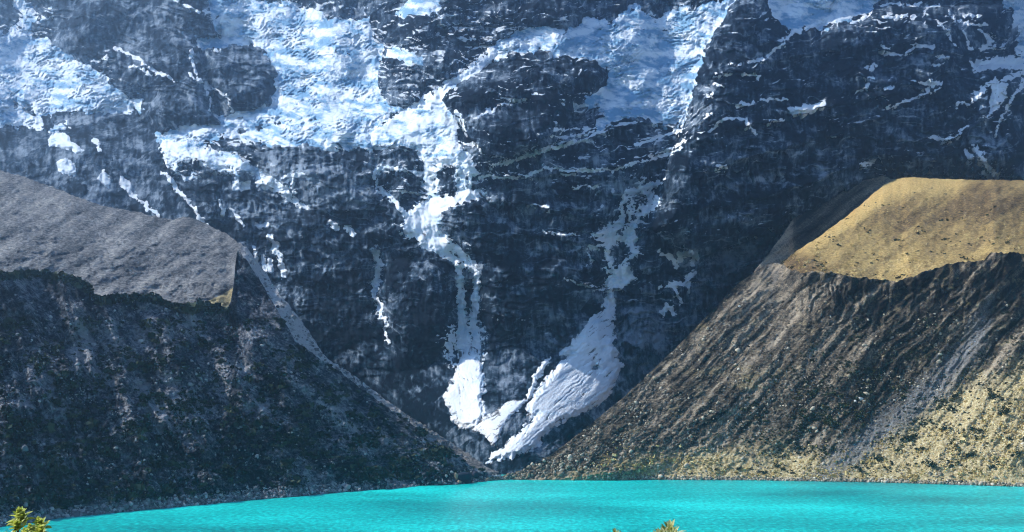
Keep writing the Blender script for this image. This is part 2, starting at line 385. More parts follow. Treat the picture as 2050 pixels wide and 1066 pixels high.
snow("hanging_glacier", "pale blue glacier apron on the left below the tall grey rock face", "glacier",
     [('p', [(-60, 60), (20, 65), (44, 51), (56, 60), (80, 70), (102, 92), (137, 113), (171, 131), (205, 147), (222, 164), (227, 181), (260, 198), (277, 205), (280, 219), (260, 222), (222, 222), (191, 229), (164, 219), (130, 222), (99, 224), (82, 236), (85, 253), (72, 256), (34, 251), (-60, 246)]),
      ('hl', [(28, 210), (50, 219), (82, 238)], [8, 16, 6]), ('l', [(99, 240), (103, 262), (130, 258)], 7)], **GL)
snow("hanging_glacier", "wide cracked glacier between the round dark outcrop and the narrow rock nose", "glacier",
     [('p', [(414, -120), (416, 0), (425, 20), (437, 61), (441, 73), (400, 80), (397, 92), (420, 98), (445, 92), (492, 85), (522, 92), (543, 116), (557, 147), (557, 178), (546, 208), (512, 219), (478, 230), (447, 236), (440, 249), (376, 253), (335, 265), (317, 272), (330, 290), (400, 292), (470, 280), (530, 290), (600, 294), (680, 297), (745, 297), (742, 268), (772, 242), (800, 222), (779, 212), (762, 195), (753, 171), (757, 137), (765, 99), (748, 79), (735, 40), (700, 44), (660, 40), (632, 24), (600, 17), (580, 7), (546, 14), (520, 3), (516, -120)]),
      ('hl', [(425, 272), (500, 262), (560, 248)], [4, 9, 3]), ('hl', [(380, 285), (440, 283), (500, 276)], [5, 10, 4])], ice=.55, **GL)
snow("snow_cone", "smooth white snow cone where two glaciers meet above the central falls", "snowfield",
     [('p', [(844, 198), (885, 172), (919, 148), (963, 117), (987, 92), (1000, 104), (946, 152), (912, 166), (885, 198), (898, 225), (916, 246), (912, 270), (919, 290), (940, 314), (950, 335), (962, 356), (930, 350), (905, 330), (880, 322), (862, 345), (850, 330), (840, 302), (793, 289), (738, 299), (731, 285), (741, 263), (772, 242), (800, 225), (830, 212)])],
     mat=M_ice, thick=5, k=.4, ragged=8, rs=14, smooth_r=3, hug=.35, holes=.25, crevasse=1.6, ice=.35, dirt=.15)
snow("hanging_glacier", "bright blue glacier tongue right of the central dark outcrop", "glacier",
     [('p', [(987, 92), (1021, 72), (1056, 58), (1090, 60), (1120, 65), (1141, 63), (1158, 51), (1175, 38), (1192, 39), (1216, 49), (1233, 38), (1260, 17), (1278, 14), (1295, 24), (1322, 41), (1346, 22), (1380, 14), (1442, 3), (1466, -20), (1473, 0), (1456, 20), (1439, 48), (1425, 75), (1408, 96), (1406, 130), (1394, 150), (1384, 184), (1381, 219), (1370, 246), (1329, 246), (1281, 236), (1260, 232), (1233, 239), (1199, 260), (1202, 232), (1202, 212), (1155, 208), (1168, 198), (1192, 188), (1220, 171), (1226, 157), (1216, 137), (1192, 120), (1144, 113), (1110, 109), (1093, 99), (1056, 99), (1021, 102), (998, 114)])], ice=.6, dirt=.08, **GL)
snow("hanging_glacier", "glacier edge along the top of the picture above the dark right cliff", "glacier",
     [('p', [(1536, -130), (1534, 0), (1545, 27), (1541, 38), (1569, 44), (1582, 61), (1610, 61), (1657, 51), (1692, 44), (1719, 27), (1746, 14), (1756, -5), (1760, -130)])], ice=.5, **GL)
snow("hanging_glacier", "glacier corner at the upper right edge beside the black cliff", "glacier",
     [('p', [(2018, 0), (2050, -40), (2106, -80), (2106, 130), (2060, 140), (2040, 100), (2035, 50)])], ice=.5, **GL)
snow("snow_patch", "blue white triangular snow patch between rocks at the top centre", "snow patch",
     [('p', [(823, -60), (885, -60), (882, 10), (880, 27), (857, 30), (844, 25), (826, 31), (806, 38), (795, 30), (812, 10)])], **dict(GL, crevasse=.6, ragged=4))
snow("snow_patch", "smooth bluish snow bed on the shoulder of the narrow rock nose", "snow patch",
     [('p', [(769, 99), (793, 96), (827, 104), (850, 120), (845, 130), (820, 130), (796, 117), (772, 113)])], **dict(GL, crevasse=.4, ragged=4))
snow("snow_patch", "narrow snow couloir above the left glacier apron", "snow patch",
     [('l', [(50, 56), (58, 34), (50, 14), (30, -10)], [26, 20, 26, 30]), ('l', [(66, 40), (90, 36), (100, 20)], 8)], **dict(GL, ragged=6, rs=12, thick=3))
snow("icefall", "broken web of small ice blocks at the lower left end of the wide glacier", "icefall",
     [('p', [(317, 268), (345, 262), (400, 285), (420, 300), (470, 308), (500, 330), (520, 352), (470, 338), (430, 340), (400, 322), (360, 322), (335, 335), (322, 300)]),
      ('l', [(345, 305), (352, 345), (372, 360), (392, 352)], 6), ('l', [(430, 340), (470, 345), (480, 372)], 7), ('l', [(470, 318), (520, 352), (565, 378)], [12, 14, 10])],
     thick=3, k=.4, ragged=9, rs=11, smooth_r=2, hug=.35, holes=.9, ice=.35, step=1.2)
snow("snow_streak", "tapering diagonal snow streak running down right from the broken ice web", "snow patch",
     [('l', [(519, 365), (545, 375), (567, 380), (582, 402), (614, 415)], [8, 13, 15, 9, 4]), ('l', [(564, 352), (592, 348), (620, 355)], [4, 10, 3]), ('l', [(568, 366), (584, 358), (588, 385)], 6)], mat=M_snow, **LEDGE)
for sh1 in ([('p', [(470, 362), (478, 360), (482, 381), (463, 382)])], [('p', [(486, 366), (502, 362), (500, 380), (484, 382)])]):
    snow("snow_patch", "stubby white snow block hanging under the broken ice web", "snow patch", sh1, mat=M_snow, group="stubby snow blocks under the ice web", **dict(LEDGE, wander=2, uneven=.4))
snow("snow_patch", "crumbly grey white snow lobe below the left glacier apron", "snow patch",
     [('p', [(99, 273), (116, 262), (143, 280), (166, 306), (150, 306), (126, 297), (102, 290)])], **dict(LEDGE, thick=3))
snow("snow_patch", "mottled white snow lump low on the hazy left rock slab", "snow patch",
     [('p', [(113, 324), (130, 316), (150, 332), (152, 352), (137, 352), (117, 342)])], **dict(LEDGE, thick=3))
snow("snow_patch", "small leaf shaped snow patch on the hazy slab, left of a twin", "snow patch", [('p', [(195, 360), (206, 340), (224, 358), (217, 375)])], mat=M_snow, **LEDGE)
snow("snow_patch", "wedge of snow right of the leaf shaped patch on the hazy slab", "snow patch", [('p', [(238, 350), (263, 365), (260, 390), (246, 372)])], mat=M_snow, **LEDGE)
snow("snow_streak", "faint snow line running down from the wedge of snow on the hazy slab", "snow patch", [('l', [(260, 388), (290, 408), (318, 434)], 5)], mat=M_snow, **LEDGE)
snow("snow_streak", "small hooked snow mark on the slab under the tall grey rock face", "snow patch", [('l', [(186, 280), (196, 286), (199, 302)], 6)], mat=M_snow, **LEDGE)
snow("snow_streak", "long thin snow gully ending at a bright dot above the pale hill", "snow patch",
     [('l', [(325, 345), (340, 358), (355, 384), (380, 403), (396, 428), (408, 446), (414, 452), (417, 461)], [5, 5, 5, 5, 5, 6, 8, 9])], mat=M_snow, **LEDGE)
snow("snow_patch", "short row of white snow clumps on the slab above the pale hill's tip", "snow patch", [('p', [(510, 442), (528, 446), (540, 444), (538, 454), (522, 456), (512, 452)])], mat=M_snow, **LEDGE)
snow("snow_streak", "tall snow streak dropping behind the pale hill's right shoulder", "snow patch", [('l', [(541, 474), (548, 490), (560, 521), (566, 532), (568, 552)], [7, 12, 9, 13, 7])], mat=M_snow, **LEDGE)
for sh1 in ([('l', [(526, 512), (530, 540)], [5, 9])], [('l', [(540, 520), (543, 542)], [5, 12])]):
    snow("snow_streak", "short snow drip left of the tall streak by the pale hill", "snow patch", sh1, mat=M_snow, group="short snow drips above the pale strip", **dict(LEDGE, wander=2, uneven=.4))
snow("snow_streak", "thin snow sliver nearest the pale scree strip", "snow patch", [('l', [(509, 495), (513, 520)], 5)], mat=M_snow, **LEDGE)
for sh1 in ([('l', [(464, 420), (476, 440), (488, 455)], 4)], [('l', [(438, 402), (446, 430)], 4)]):
    snow("snow_streak", "hair thin snow thread on the slab below the stubby blocks", "snow patch", sh1, mat=M_snow, group="snow threads below the stubby blocks", **LEDGE)
for sh1 in ([('l', [(660, 446), (672, 458)], 8)], [('l', [(694, 454), (707, 468)], 8)]):
    snow("snow_patch", "snow crumb on dark rock left of the big white tongue", "snow patch", sh1, mat=M_snow, group="snow crumbs left of the big tongue", **dict(LEDGE, uneven=.6))

# central falls
snow("icefall", "upper central icefall curtain pouring over dark ledges in several strands", "icefall",
     [('l', [(858, 322), (856, 352), (862, 398)], [16, 18, 22]), ('l', [(884, 322), (872, 350), (876, 396)], [14, 10, 8]), ('l', [(920, 330), (922, 352), (926, 388)], [20, 16, 22]), ('l', [(945, 330), (940, 360), (938, 388)], [12, 6, 8]),
      ('l', [(748, 352), (762, 336), (796, 338), (851, 348)], [6, 9, 7, 6]), ('l', [(748, 350), (752, 372), (775, 390), (798, 415), (812, 430)], [5, 6, 8, 12, 14]), ('l', [(755, 384), (800, 383), (848, 386)], 4)],
     mat=M_snow, thick=2.5, k=.5, ragged=4, rs=8, smooth_r=1, hug=.5, holes=.3, ice=.5, step=1.2, fiber=.7, uneven=.8)
snow("snow_tongue", "big white snow tongue bending down through the middle of the dark cliff", "snow tongue",
     [('p', [(974, 386), (953, 381), (933, 382), (905, 393), (881, 394), (864, 392), (844, 405), (817, 423), (810, 439), (801, 463), (817, 475), (834, 478), (837, 490), (858, 499), (875, 507), (899, 521), (916, 534), (936, 538), (960, 547), (953, 531), (940, 521), (933, 507), (919, 497), (902, 483), (885, 466), (881, 452), (888, 425), (902, 415), (933, 405), (963, 396)]),
      ('hl', [(903, 505), (915, 512), (930, 526)], [5, 6, 4])],
     mat=M_snow, thick=5, k=.5, ragged=6, rs=11, smooth_r=3, hug=.35, holes=.2, streak=math.radians(-55), ice=.3, dirt=.12)
snow("icefall", "twin strands of ice falling straight down the dark blue central cliff", "icefall",
     [('l', [(917, 533), (922, 568), (924, 610), (928, 650), (932, 665)], [11, 13, 14, 18, 20]), ('l', [(955, 545), (953, 582), (950, 623), (946, 655)], [9, 13, 12, 14]), ('l', [(928, 655), (930, 690), (940, 714)], [24, 26, 30]), ('l', [(950, 648), (955, 690)], [8, 16]), ('l', [(905, 665), (898, 690), (905, 710)], [6, 12, 8])],
     mat=M_snow, thick=2.5, k=.5, ragged=4, rs=8, smooth_r=1, hug=.4, holes=.2, ice=.4, step=1.0, fiber=.35, uneven=.5)
snow("icefall", "lacy speckled ice fringe spreading round the foot of the twin ice strands", "icefall",
     [('p', [(905, 655), (968, 645), (975, 690), (966, 730), (900, 735), (886, 712), (893, 680)])], mat=M_snow, thick=.8, k=.3, ragged=9, rs=7, smooth_r=1, hug=.9, holes=2.2, ice=.3, step=1.2, fiber=1.2)
snow("avalanche_cone", "narrow white avalanche cone at the foot of the twin ice strands", "avalanche cone",
     [('p', [(928, 690), (946, 690), (956, 712), (963, 735), (970, 770), (965, 794), (970, 822), (970, 840), (940, 856), (916, 854), (905, 835), (895, 818), (887, 793), (902, 774), (910, 750), (918, 722)])],
     mat=M_snow, thick=6, k=.6, ragged=8, rs=11, smooth_r=4, hug=.3, streak=math.radians(-83), ice=.25, dirt=.22)
snow("avalanche_cone", "dirty brownish snow apron between the two white avalanche tongues", "avalanche cone",
     [('p', [(946, 859), (974, 832), (1004, 815), (1028, 801), (1042, 804), (1056, 801), (1032, 828), (1015, 842), (1001, 873), (989, 893), (974, 883), (972, 869), (953, 864)])],
     mat=M_snow, thick=4, k=.5, ragged=5, rs=9, smooth_r=5, streak=math.radians(35), ice=.1, dirt=.36)
snow("avalanche_cone", "long broad white avalanche tongue reaching down almost to the lake", "avalanche cone",
     [('p', [(1226, 570), (1229, 600), (1228, 644), (1230, 678), (1233, 702), (1237, 722), (1247, 733), (1240, 750), (1230, 774), (1213, 798), (1185, 818), (1158, 828), (1134, 839), (1107, 856), (1086, 873), (1080, 890), (1069, 900), (1042, 907), (1021, 917), (987, 924), (972, 926), (987, 910), (1008, 893), (1035, 873), (1056, 850), (1062, 832), (1052, 818), (1062, 801), (1080, 774), (1100, 750), (1124, 726), (1141, 709), (1120, 712), (1131, 698), (1151, 678), (1168, 657), (1185, 637), (1206, 623), (1213, 600), (1216, 575)]),
      ('l', [(1060, 796), (1066, 770), (1080, 745), (1098, 722)], [10, 8, 10, 6]), ('hl', [(1046, 858), (1066, 840), (1072, 832)], [4, 5, 3]), ('hl', [(1190, 734), (1196, 738)], 4)],
     mat=M_snow, thick=7, k=.6, ragged=8, rs=12, smooth_r=4, hug=.3, streak=math.radians(40), ice=.25, dirt=.2)
snow("icefall", "lacy network of ice rivulets above the long avalanche tongue", "icefall",
     [('l', [(1329, 360), (1300, 374), (1278, 381), (1254, 388), (1247, 418), (1240, 446), (1215, 462), (1192, 473)], [6, 12, 12, 8, 7, 12, 14, 6]), ('l', [(1240, 446), (1216, 487), (1220, 521), (1226, 555), (1240, 572)], [14, 18, 12, 10, 12]),
      ('l', [(1281, 377), (1302, 394), (1314, 405), (1281, 432), (1260, 463), (1264, 487), (1275, 507), (1243, 531), (1235, 560)], [8, 10, 14, 10, 16, 14, 12, 9, 10]), ('l', [(1290, 360), (1262, 400), (1260, 440)], 6), ('l', [(1258, 425), (1300, 412)], 6),
      ('l', [(1190, 475), (1230, 480), (1262, 475)], [8, 16, 14]), ('l', [(1180, 495), (1222, 490)], 5), ('l', [(1176, 505), (1182, 530)], 4), ('p', [(1206, 573), (1230, 536), (1257, 530), (1262, 545), (1272, 556), (1254, 572), (1237, 580)])],
     mat=M_snow, thick=2.5, k=.45, ragged=5, rs=9, smooth_r=1, hug=.5, holes=.5, ice=.4, step=1.2, fiber=.3, uneven=1.0, wander=8)
snow("snow_patch", "ragged white snow fringe right of the lacy ice network", "snow patch",
     [('l', [(1325, 508), (1345, 516), (1352, 530), (1365, 512), (1392, 512)], [8, 14, 9, 12, 10]), ('l', [(1388, 512), (1385, 532)], 6)], mat=M_snow, **dict(LEDGE, holes=.2))
snow("snow_patch", "white forked snow scribble on the slope above the brown moraine's edge", "snow patch",
     [('l', [(1388, 545), (1372, 565), (1350, 568), (1322, 575)], [6, 8, 8, 4]), ('l', [(1342, 565), (1352, 590), (1366, 608)], [7, 10, 6]), ('l', [(1380, 560), (1378, 585)], 6), ('l', [(1325, 628), (1338, 612), (1346, 625)], [8, 11, 9])], mat=M_snow, **dict(LEDGE, holes=.15))
snow("icefall", "lone thin ribbon of ice on the dark cliff left of the twin strands", "icefall",
     [('l', [(753, 500), (757, 520), (758, 535), (752, 562), (750, 586), (762, 623), (769, 645), (772, 665), (776, 688)], [6, 9, 14, 12, 10, 9, 10, 5, 5]), ('l', [(743, 564), (762, 565)], 6)], mat=M_snow, **LEDGE)

# thin ledges
def ledge(label, *lines, **kw):
    if len(lines) > 1 and not kw.get('one'):
        for l in lines: ledge(label, l, group=kw.get('group') or kw['many'])
        return
    snow("snow_ledge", label, "snow ledge", [('l', l[:-1], np.array(l[-1], float) * .8 if np.ndim(l[-1]) else l[-1] * .8) for l in lines], mat=M_snow, group=kw.get('group'), **dict(LEDGE, holes=.12))
ledge("white snow ledge sweeping right from the foot of the smooth snow cone", [(960, 352), (1004, 355), (1056, 352), (1090, 338), (1158, 341), (1226, 341), (1262, 328), 5])
ledge("long rising snow band under the central dark outcrop", [(987, 331), (1039, 318), (1090, 300), (1158, 283), (1214, 262), [5, 8, 9, 9, 6]])
ledge("level snow strip tucked against the right edge of the central outcrop", [(1107, 260), (1158, 260), (1209, 253), 6], [(1110, 275), (1150, 272), (1190, 262), 4], many="level snow strips beside the central outcrop")
ledge("slanting snow line across the lower face of the central outcrop", [(946, 236), (987, 219), (1021, 205), 6], [(1008, 195), (1035, 201), (1059, 195), 4], many="snow lines on the face of the central outcrop")
ledge("short snow step at the lower left corner of the central outcrop", [(912, 225), (925, 240), (935, 262), 7], [(920, 285), (945, 292), (962, 302), 5], many="snow steps at the corner of the central outcrop")
ledge("faint slanting snow step below the bright blue glacier tongue", [(1270, 290), (1310, 278), (1360, 262), 6], [(1300, 312), (1345, 296), (1372, 280), 5], [(1262, 330), (1310, 318), (1365, 300), 5], many="snow steps below the bright glacier tongue")
ledge("thin snow line among the slabs left of the lacy ice network", [(1150, 376), (1200, 373), 5], [(1060, 410), (1100, 416), 3], [(1090, 465), (1160, 472), 3], [(1130, 560), (1180, 572), (1210, 580), 3], many="snow lines among the central slabs")
ledge("white slanting snow rib on the tall grey rock face at left", [(232, 97), (255, 108), (283, 126), (318, 148), (348, 161), [8, 8, 6, 5, 4]], [(262, 131), (284, 140), (304, 148), 5], many="snow ribs on the grey rock face")
ledge("branching snow vein between the grey rock face and the round outcrop", [(386, 95), (382, 120), (393, 147), (410, 171), (430, 180), (454, 190), (461, 225), 4.5], [(380, 148), (405, 166), 4], [(413, 171), (423, 219), (442, 242), 3.5], [(395, 92), (420, 98), (440, 96), 6], one=True)
ledge("thin snow ramp near the top of the grey rock face", [(345, 0), (370, 12), (420, 28), 5], [(185, 125), (215, 116), 4], many="snow ramps at the top of the grey rock face")
ledge("curved snow ramp below the right glacier edge on the black cliff", [(1497, 126), (1531, 118), (1555, 99), (1570, 80), (1592, 66), 6])
ledge("bright forked snow ledge high in the middle of the black cliff", [(1773, 111), (1811, 109), (1835, 96), (1872, 91), 5.5], [(1825, 90), (1860, 92), 4], one=True)
ledge("bright snow shelf with a raised tail low on the black cliff", [(1821, 160), (1845, 166), (1862, 168), (1886, 167), [4, 6, 10, 5]], [(1862, 170), (1852, 180), 6], one=True)
ledge("small broken snow crumb along the left part of the black cliff", [(1432, 147), (1463, 147), 5], [(1490, 150), (1519, 150), (1516, 162), 5], [(1430, 170), (1450, 176), 5], [(1416, 193), (1424, 189), 7], [(1465, 130), (1482, 130), 4], many="snow crumbs on the left part of the black cliff")
ledge("zigzag snow ledge near the lower left corner of the black cliff", [(1418, 263), (1436, 250), (1452, 240), (1493, 236), (1504, 256), (1510, 268), 6])
ledge("short snow dash near the lower left corner of the black cliff", [(1476, 212), (1507, 205), 6], [(1527, 200), (1575, 198), 5], [(1410, 236), (1424, 228), 5], [(1540, 244), (1566, 241), 4], many="snow dashes at the corner of the black cliff")
snow("snow_patch", "pale tan snow patch in the centre of the black cliff", "snow patch", [('p', [(1575, 217), (1610, 212), (1650, 203), (1652, 210), (1625, 224), (1589, 236)])], mat=M_snow, **LEDGE)
ledge("short snow dash strung up the right half of the black cliff", [(1720, 180), (1742, 170), 6], [(1770, 178), (1786, 172), 5], [(1735, 160), (1750, 156), 5], [(1735, 136), (1752, 133), 5], [(1876, 114), (1900, 113), 4], [(1868, 130), (1890, 128), 4], [(1764, 95), (1780, 98), 4], many="snow dashes on the right half of the black cliff")
ledge("crooked snow strip along the upper rim of the black cliff", [(1765, 36), (1800, 32), (1828, 35), 7], [(1846, 34), (1862, 12), (1880, 10), 4], [(1700, 50), (1730, 38), (1750, 26), 6], [(1902, 20), (1910, 40), (1925, 46), 4], [(1928, 33), (1962, 33), 5], [(1760, 12), (1800, 8), (1850, 10), 4], many="snow strips along the rim of the black cliff")
ledge("thin snow chute hanging from the upper rim of the black cliff", [(1876, 48), (1896, 62), (1913, 89), 4.5], [(1930, 62), (1944, 98), 4], [(1930, 46), (1975, 50), 6], many="thin snow chutes below the rim of the black cliff")
ledge("rising pale ledge line across the lower black cliff", [(1775, 216), (1810, 206), (1850, 190), (1885, 174), [3, 4, 5, 3]])
ledge("scalloped snow rim under the hollow at the right of the black cliff", [(1865, 276), (1890, 278), (1912, 273), (1937, 254), 6])
ledge("isolated snow fleck on the dark wall above the tan hill", [(1728, 329), (1750, 324), 7])
ledge("lone small snow fleck on the dark wall right of the lacy ice network", [(1440, 335), (1454, 333), 6])
snow("snow_patch", "flat white snow shelf at the right edge below the glacier corner", "snow patch",
     [('p', [(1944, 124), (1970, 120), (1999, 114), (2050, 118), (2106, 118), (2106, 136), (2050, 137), (2030, 142), (1999, 134), (1968, 142), (1946, 138)])], mat=M_snow, **dict(LEDGE, ragged=6))
snow("icefall", "branching grey ice streams at the right edge of the black cliff", "icefall",
     [('l', [(2060, 140), (2040, 150), (2019, 157), (1978, 171), (1958, 190), (1945, 206), (1917, 208)], [8, 10, 8, 12, 12, 7, 5]), ('p', [(1988, 164), (2019, 168), (2010, 200), (1992, 220), (1980, 234), (1982, 200)]), ('l', [(2050, 160), (2030, 190), (2010, 230), (1990, 270)], 5), ('l', [(1955, 60), (1985, 80), (1962, 100), (2010, 92)], 6)], mat=M_snow, **dict(LEDGE, holes=.4, dirt=.25))
snow("snow_streak", "white snow gully ending just above the tan hill", "snow patch",
     [('l', [(1932, 300), (1942, 316)], [5, 8]), ('l', [(1950, 296), (1962, 310), (1975, 331), (1993, 354), (2000, 370)], [8, 12, 10, 12, 10])], mat=M_snow, **LEDGE)

# ------------------------------------------------------------------ rock surface: snow dust, tone, then the mesh
led = nz - blur(nz, 9)
wsn = (.75 * gauss(U, V, 900, 50, 190, 80) + .62 * gauss(U, V, 800, 150, 90, 70) + .5 * gauss(U, V, 640, 20, 110, 40) + .45 * gauss(U, V, 1240, 270, 170, 60) + .42 * gauss(U, V, 1060, 160, 160, 80)
       + .42 * gauss(U, V, 430, 310, 130, 40) + .32 * gauss(U, V, 850, 350, 110, 50) + .35 * gauss(U, V, 1270, 430, 80, 80) + .25 * gauss(U, V, 1120, 340, 200, 40) + .45 * gauss(U, V, 1800, 40, 260, 40)
       + .4 * gauss(U, V, 2020, 190, 70, 90) + .2 * gauss(U, V, 1600, 190, 250, 110) + .35 * gauss(U, V, 1200, 0, 100, 40) + .5 * gauss(U, V, 60, 40, 60, 60) + .25 * gauss(U, V, 270, 90, 150, 80)
       + .45 * gauss(U, V, 930, 680, 50, 40) + .3 * gauss(U, V, 140, 290, 120, 50))
ug, vg = np.meshgrid(np.arange(-60, 2112, 6, dtype=np.float32), np.arange(-150, 976, 6, dtype=np.float32))
near = np.full(ug.shape, -99, np.float32)
for nm, lb, ct, sh_, gp, mt, kw in SNOW:
    for s_ in sh_:
        if s_[0] == 'p' and nm in ('hanging_glacier', 'icefall', 'snow_cone', 'snow_tongue'): near = np.maximum(near, sd_poly(ug, vg, s_[1]))
        elif s_[0] == 'l' and nm in ('icefall',): near = np.maximum(near, sd_line(ug, vg, s_[1], s_[2]) * 1.6)
def from_coarse(A):
    x = np.clip((U + 60) / 6, 0, A.shape[1] - 1.001); y = np.clip((V + 150) / 6, 0, A.shape[0] - 1.001); xi = x.astype(int); yi = y.astype(int); fx = x - xi; fy = y - yi
    return (A[yi, xi] * (1 - fx) + A[yi, xi + 1] * fx) * (1 - fy) + (A[yi + 1, xi] * (1 - fx) + A[yi + 1, xi + 1] * fx) * fy
near = from_coarse(near)
wsn += .46 * np.exp(np.clip(near, -90, 0) / 13)
wsn = np.where(V < -60, np.maximum(wsn, .6), wsn)
lay1 = np.exp(-((saw_q - .80) / .10) ** 2) * sstep(-.12, .30, fbm(U / 75, V / 16, 3, seed=72))
lay2 = np.exp(-((s2 - .5) / .12) ** 2) * sstep(.02, .36, fbm(U / 34, V / 9, 3, seed=74))
zone = np.clip(.24 + 1.3 * wsn + .30 * sstep(0, 30, sd_poly(U, V, massif)) * sstep(330, 240, V) + .35 * gauss(U, V, 1080, 300, 320, 90), 0, 1.0)
toneA0 = (.34 * lay1 + .26 * lay2) * (1 - .6 * slab) * (1 - lowscree)
snowA = led * .9 + wsn * .66 - .38 + zone * (.85 * lay1 + .75 * lay2) * (1 - .7 * slab) + .24 * fbm(U / 30, V / 14, 3, seed=77)
snowA = snowA * (1 - sstep(640, 760, V))
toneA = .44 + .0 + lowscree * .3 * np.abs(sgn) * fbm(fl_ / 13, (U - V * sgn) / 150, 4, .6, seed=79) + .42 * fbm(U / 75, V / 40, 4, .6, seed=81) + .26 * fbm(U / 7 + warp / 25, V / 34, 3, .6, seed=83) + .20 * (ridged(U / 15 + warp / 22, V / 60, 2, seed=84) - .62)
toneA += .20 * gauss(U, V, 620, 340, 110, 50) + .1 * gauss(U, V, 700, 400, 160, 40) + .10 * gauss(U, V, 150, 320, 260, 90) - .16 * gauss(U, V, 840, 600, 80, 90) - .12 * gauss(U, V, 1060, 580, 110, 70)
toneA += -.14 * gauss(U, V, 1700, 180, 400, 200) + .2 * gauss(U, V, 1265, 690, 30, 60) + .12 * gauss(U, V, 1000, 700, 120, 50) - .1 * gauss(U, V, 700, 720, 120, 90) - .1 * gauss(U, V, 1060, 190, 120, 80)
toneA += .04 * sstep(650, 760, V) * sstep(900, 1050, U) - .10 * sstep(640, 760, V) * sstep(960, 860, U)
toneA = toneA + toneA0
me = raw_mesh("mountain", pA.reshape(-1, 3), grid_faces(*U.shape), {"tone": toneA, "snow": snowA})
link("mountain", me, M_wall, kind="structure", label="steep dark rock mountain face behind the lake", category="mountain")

for nm, lb, ct, sh_, gp, mt, kw in SNOW:
    me = snow_mesh(nm, sh_, **kw)
    if me: link(nm, me, mt or M_ice, label=lb, category=ct, group=gp)

# ------------------------------------------------------------------ moraine slopes around the lake
SHORE_L = curve([(-700, 1120), (-300, 1085), (0, 1056), (100, 1041), (300, 1021), (640, 991), (800, 979), (900, 972), (960, 967), (1010, 963)])
SHORE_R = curve([(930, 966), (1000, 963), (1300, 962), (1500, 963), (1750, 967), (2050, 976), (2400, 1000), (2750, 1040)])
def ulist(a, b, step=2):
    parts = []
    if a < -60: parts.append(np.arange(a, -60, 14))
    parts.append(np.arange(max(a, -60), min(b, 2110), step))
    if b > 2110: parts.append(np.arange(2110, b, 14))
    return np.concatenate(parts).astype(np.float32)
LAYERS = {}
def layer(name, u, bot, top, Y0, tan_s, rows, disp, attrs, mat, back=(12., .8), label=None, cat=None):
    w = np.linspace(0, 1, rows, dtype=np.float32)[:, None]
    b = bot[None, :]; tp = top[None, :]
    v = b + (tp - b) * w; uu = np.broadcast_to(u[None, :], v.shape).astype(np.float32)
    t = (HV - v) / F
    s = np.maximum(tan_s(uu, v, w), t + .14)
    y = np.exp(np.log(Y0)[None, :] + np.cumsum(np.diff(t, axis=0, prepend=t[:1]) / (s - t), axis=0)).astype(np.float32)
    y = y - disp(uu, v, w, y)
    pos = P(uu, v, y)
    at_ = attrs(uu, v, w)
    ext = [pos]
    for k in range(1, 9):                       # the far side falls away behind the crest
        q_ = pos[-1:].copy(); q_[..., 1] += back[0] * k; q_[..., 2] -= back[0] * back[1] * k * (.4 + .6 * k / 8) + 1.0
        ext.append(q_)
    full = np.concatenate(ext)
    at2 = {k: np.concatenate([np.broadcast_to(a, v.shape), np.repeat(np.broadcast_to(a, v.shape)[-1:], 8, 0)]) for k, a in at_.items()}
    me = raw_mesh(name, full.reshape(-1, 3), grid_faces(*full.shape[:2]), at2)
    link(name, me, mat, kind="structure", label=label, category=cat)
    LAYERS[name] = dict(u=uu, v=v, y=y, pos=pos)
    return y
def shoreY(vs): return F * H / (vs - HV)

# left: dark inner moraine wall
uL = ulist(-700, 1012)
topL = curve([(-700, 500), (-300, 530), (0, 550), (30, 548), (60, 545), (100, 548), (150, 560), (178, 574), (186, 590), (200, 598), (250, 596), (300, 590), (330, 600), (350, 612), (380, 614), (400, 610), (430, 615), (456, 617), (462, 604), (467, 575), (472, 520), (475, 498), (477, 500), (499, 530), (536, 590), (572, 650), (590, 681), (615, 702), (640, 718), (660, 731), (700, 760), (760, 805), (830, 852), (900, 902), (950, 936), (990, 953), (1012, 959)])(uL)
topL0 = topL
jag = np.where(uL < 462, 1.0, .5)
topL = topL + jag * (7 * perlin(uL / 13, uL * 0 + .3) + 4 * perlin(uL / 5, uL * 0 + 7.3))
sh = SHORE_L(uL); fanL = lambda u, v: (np.arctan2(v + 153, u + 233) * 1100, np.hypot(u + 233, v + 153))
def dispL(u, v, w, y):
    s, r = fanL(u, v); e = np.clip(w * 8, 0, 1)
    far = 1 - .6 * sstep(470, 620, u) * sstep(.5, .9, w)
    return e * far * (9 * (ridged(s / 95, r / 420, 3, seed=12) - .6) + 4.0 * (ridged(s / 32 + .3 * fbm(u / 60, v / 60, 2), r / 210, 3, seed=2) - .6) + 6 * fbm(u / 110, v / 90, 3, seed=6) + 2.2 * fbm(u / 17, v / 14, 4, .6, seed=9) + .8 * fbm(u / 4.5, v / 4.5, 2, seed=5))
def attL(u, v, w):
    s, r = fanL(u, v)
    tone = .48 + .30 * fbm(u / 110, v / 80, 4, .6, seed=16) + .30 * fbm(s / 55, r / 230, 4, seed=18) + .26 * fbm(u / 30, v / 22, 4, .6, seed=19) + .2 * (ridged(s / 20, r / 120, 3, seed=20) - .62)
    tone += .10 * gauss(u, v, 200, 700, 130, 130) - .10 * gauss(u, v, 60, 620, 120, 60) - .1 * gauss(u, v, 560, 900, 260, 80) + .05 * sstep(480, 600, u) * sstep(.6, .9, w)
    beach = sstep(24, 6, sh[None, :] - v) * sstep(780, 500, u)
    scree = .08 + .75 * beach + .15 * fbm(s / 26, r / 140, 4, seed=28) + .12 * gauss(u, v, 230, 860, 60, 160) + .5 * sd_band(u, v)
    return {"tone": tone, "grass": np.full(u.shape, -.5), "scree": scree}
